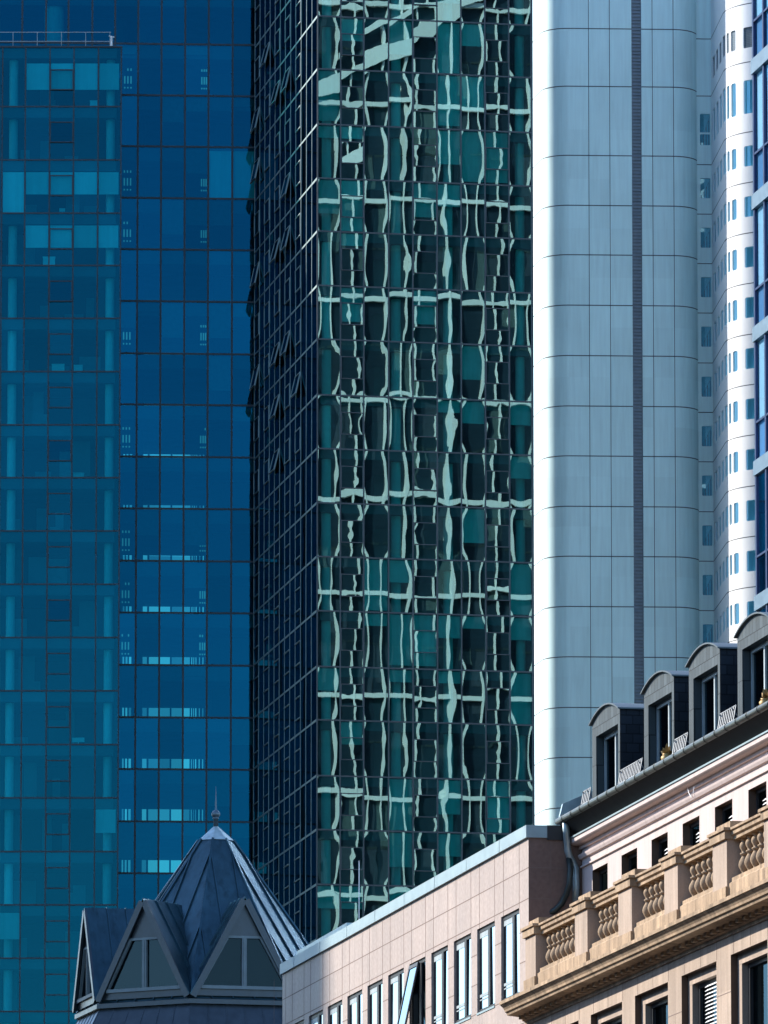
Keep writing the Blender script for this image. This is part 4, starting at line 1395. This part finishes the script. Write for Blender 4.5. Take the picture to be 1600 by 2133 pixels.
# dormers with segmental arch tops
def slate_dormer(a, b2, gold):
    e = child_empty('dormer', SB, (a, YG + .2, ZG + .06))
    W_ = b2 - a
    H_ = 25.36 - ZG - .06
    rise = .27
    N_ = 18
    arcp = [(W_ * i / N_, H_ + rise * (1 - (2 * i / N_ - 1) ** 2)) for i in range(N_ + 1)]
    oh, oa, ob = 1.58, .42, W_ - .20
    f_ = MB()
    f_.poly([(0, 0, 0), (oa, 0, 0), (oa, 0, oh), (0, 0, oh)])
    f_.poly([(ob, 0, 0), (W_, 0, 0), (W_, 0, oh), (ob, 0, oh)])
    for p_, q_ in zip(arcp, arcp[1:]):
        f_.poly([(p_[0], 0, oh), (q_[0], 0, oh), (q_[0], 0, q_[1]), (p_[0], 0, p_[1])])
    D = .28
    f_.poly([(oa, 0, 0), (oa, 0, oh), (oa, D, oh), (oa, D, 0)])
    f_.poly([(ob, 0, 0), (ob, D, 0), (ob, D, oh), (ob, 0, oh)])
    f_.poly([(oa, 0, oh), (ob, 0, oh), (ob, D, oh), (oa, D, oh)])
    lip = MB()
    f_.build('dormer_front', M['slate_light'], e)
    for x_ in (0, W_):
        MB().poly([(x_, 0, 0), (x_, 2.4, 0), (x_, 2.4, H_), (x_, 0, H_)]).build('cheek', M['slate'], e)
    rf = MB()
    ov = .07
    for p_, q_ in zip(arcp, arcp[1:]):
        s0 = (p_[0] - W_ / 2) * 1.05 + W_ / 2
        s1 = (q_[0] - W_ / 2) * 1.05 + W_ / 2
        c = [(s0, -ov, p_[1]), (s1, -ov, q_[1]), (s0, 3.2, p_[1]), (s1, 3.2, q_[1]), (s0, -ov, p_[1] + .035), (s1, -ov, q_[1] + .035), (s0, 3.2, p_[1] + .035), (s1, 3.2, q_[1] + .035)]
        rf.hexa(c)
    rf.build('dormer_roof', M['roof_grey'], e)
    wn = MB()
    y0_, y1_ = .19, .26
    wn.box(oa, ob, y0_, y1_, oh - .1, oh)
    wn.box(oa, ob, y0_, y1_, .0, .1)
    wn.box(oa, oa + .09, y0_ + .004, y1_, .1, oh - .1)
    wn.box(ob - .10, ob, y0_ - .02, y1_, .1, oh - .1)
    wn.box(W_ * .55 - .05, W_ * .55 + .05, y0_ + .004, y1_, .1, oh - .1)
    wn.build('window_frame', M['frame_grey'], e)
    MB().poly([(oa, .24, 0), (ob, .24, 0), (ob, .24, oh), (oa, .24, oh)]).build('pane', M['glass_dark'], e)
    MB().box(W_ * .55, ob - .05, .28, .30, .1, oh - .1).build('curtain', M['blind_green'], e)
    MB().poly([(0, 1.4, 0), (W_, 1.4, 0), (W_, 1.4, oh), (0, 1.4, oh)]).build('backing', M['interior_dark'], e)
    MB().box(oa, ob, -.04, .19, -.03, .03).build('sill', M['frame_grey'], e)
dor = [(2.60, 5.49), (7.93, 10.85), (12.28, 15.16), (16.75, 19.65), (21.2, 24.1), (25.7, 28.6)]
for a, b2 in dor: slate_dormer(a, b2, 0)
# snow guards between the dormers
def snow_guard(a, b2):
    mb = MB()
    y_, z_ = YG + .12, ZG + .06
    for zz in (.1, .42): mb.tube([(a, y_ + zz * .15, z_ + zz), (b2, y_ + zz * .15, z_ + zz)], .018, 6)
    n_ = max(4, int((b2 - a) / .16))
    for k in range(n_ + 1):
        x_ = a + (b2 - a) * k / n_
        mb.tube([(x_, y_, z_ + .06), (x_, y_ + .07, z_ + .44)], .014, 5)
    for x_ in (a + .15, b2 - .15): mb.tube([(x_, y_ + .3, z_), (x_, y_, z_ + .4)], .014, 5)
    mb.build('snow_guard', M['rail_grey'], SB)
for a, b2 in ((1.75, 2.5), (5.62, 7.8), (11.0, 12.2), (15.25, 16.65), (19.75, 21.1)): snow_guard(a, b2)
# downpipes in the corner beside the granite building
dp = MB()
z8 = lambda x, y: (1040 + x / 2.857, 1600 + y / 2.857)
def P8(x, y, d):
    q = pb.at(*z8(x, y), d)
    return (q[0], d, q[1])
dp.tube([P8(397, 322, .85), P8(400, 400, .9), P8(408, 490, .95), P8(420, 530, 1.0), P8(440, 560, 1.1), P8(455, 600, 1.15), P8(458, 700, 1.15), P8(455, 800, 1.15)], .085, 12)
dp.build('downpipe', M['zinc'], SB, smooth=True)
dp = MB()
dp.tube([P8(415, 540, .98), P8(424, 600, .98), P8(418, 690, .95), P8(400, 750, .9), P8(372, 805, .8), P8(335, 845, .65), P8(290, 870, .5), P8(255, 880, .4)], .075, 12)
dp.build('downpipe', M['gutter'], SB, smooth=True)
cb = MB()
cb.tube([P8(1120, 115, 1.2), P8(1130, 150, 1.18), P8(1145, 175, 1.17), P8(1155, 150, 1.18), P8(1160, 110, 1.2)], .008, 5)
cb.build('cable', M['steel_white'], SB)
# the two golden ornaments on dormer sills
def ornament(a, label):
    p_ = pb.o + pb.lx * a + pb.ly * (YG + .28)
    t = Frame(p_.x, p_.y, pb.deg)
    e = t.empty('ornament', label, 'ornament')
    e.location.z = ZG + .10
    rr_ = random.Random(int(a * 10))
    MB().lathe(0, 0, [(.09, 0), (.14, .05), (.15, .14), (.10, .2), (.12, .22)], 12).build('bowl', M['gold'], e, smooth=True)
    lf = MB()
    for k in range(34):
        an, el, l = rr_.uniform(0, 6.28), rr_.uniform(.3, 1.5), rr_.uniform(.14, .3)
        d = Vector((math.cos(an) * math.cos(el), math.sin(an) * math.cos(el) * .5, math.sin(el)))
        s_ = d.orthogonal().normalized() * .045
        b0 = Vector((0, 0, .2))
        lf.poly([b0 + d * .04, b0 + d * l * .6 + s_, b0 + d * l, b0 + d * l * .6 - s_])
    lf.build('leaves', M['gold'], e)
ornament(9.85, 'golden ornament on the sill of the second dormer from the roof end')
ornament(18.9, 'golden ornament on the sill of the dormer cut by the right edge')
# ================================================================== street rows beyond the frame
def street_row(name, label, x0, x1, y0, y1, h, front_low):
    e = pb.empty(name, label, 'building')
    MB().box(x0, x1, y0, y1, 0, h).build('wall', M['concrete_dark'], e)
    mb = MB()
    yf = y0 if front_low else y1
    k = 0
    z = 4.5
    while z + 2.4 < h:
        x = x0 + 1.5
        while x + 1.6 < x1:
            mb.box(x, x + 1.5, yf - .03, yf + .03, z, z + 2.1)
            x += 3.2
        z += 3.8
    mb.build('windows', M['grid_glass'], e, kind='stuff')
street_row('street_block', 'dark masonry street block across the road from the sandstone building', -120, 160, -58, -44, 32, False)
street_row('street_block', 'dark masonry street block continuing the sandstone row towards the viewer', XE + .05, 165, 0, 16, 22.5, True)
print('objects', len(bpy.data.objects))
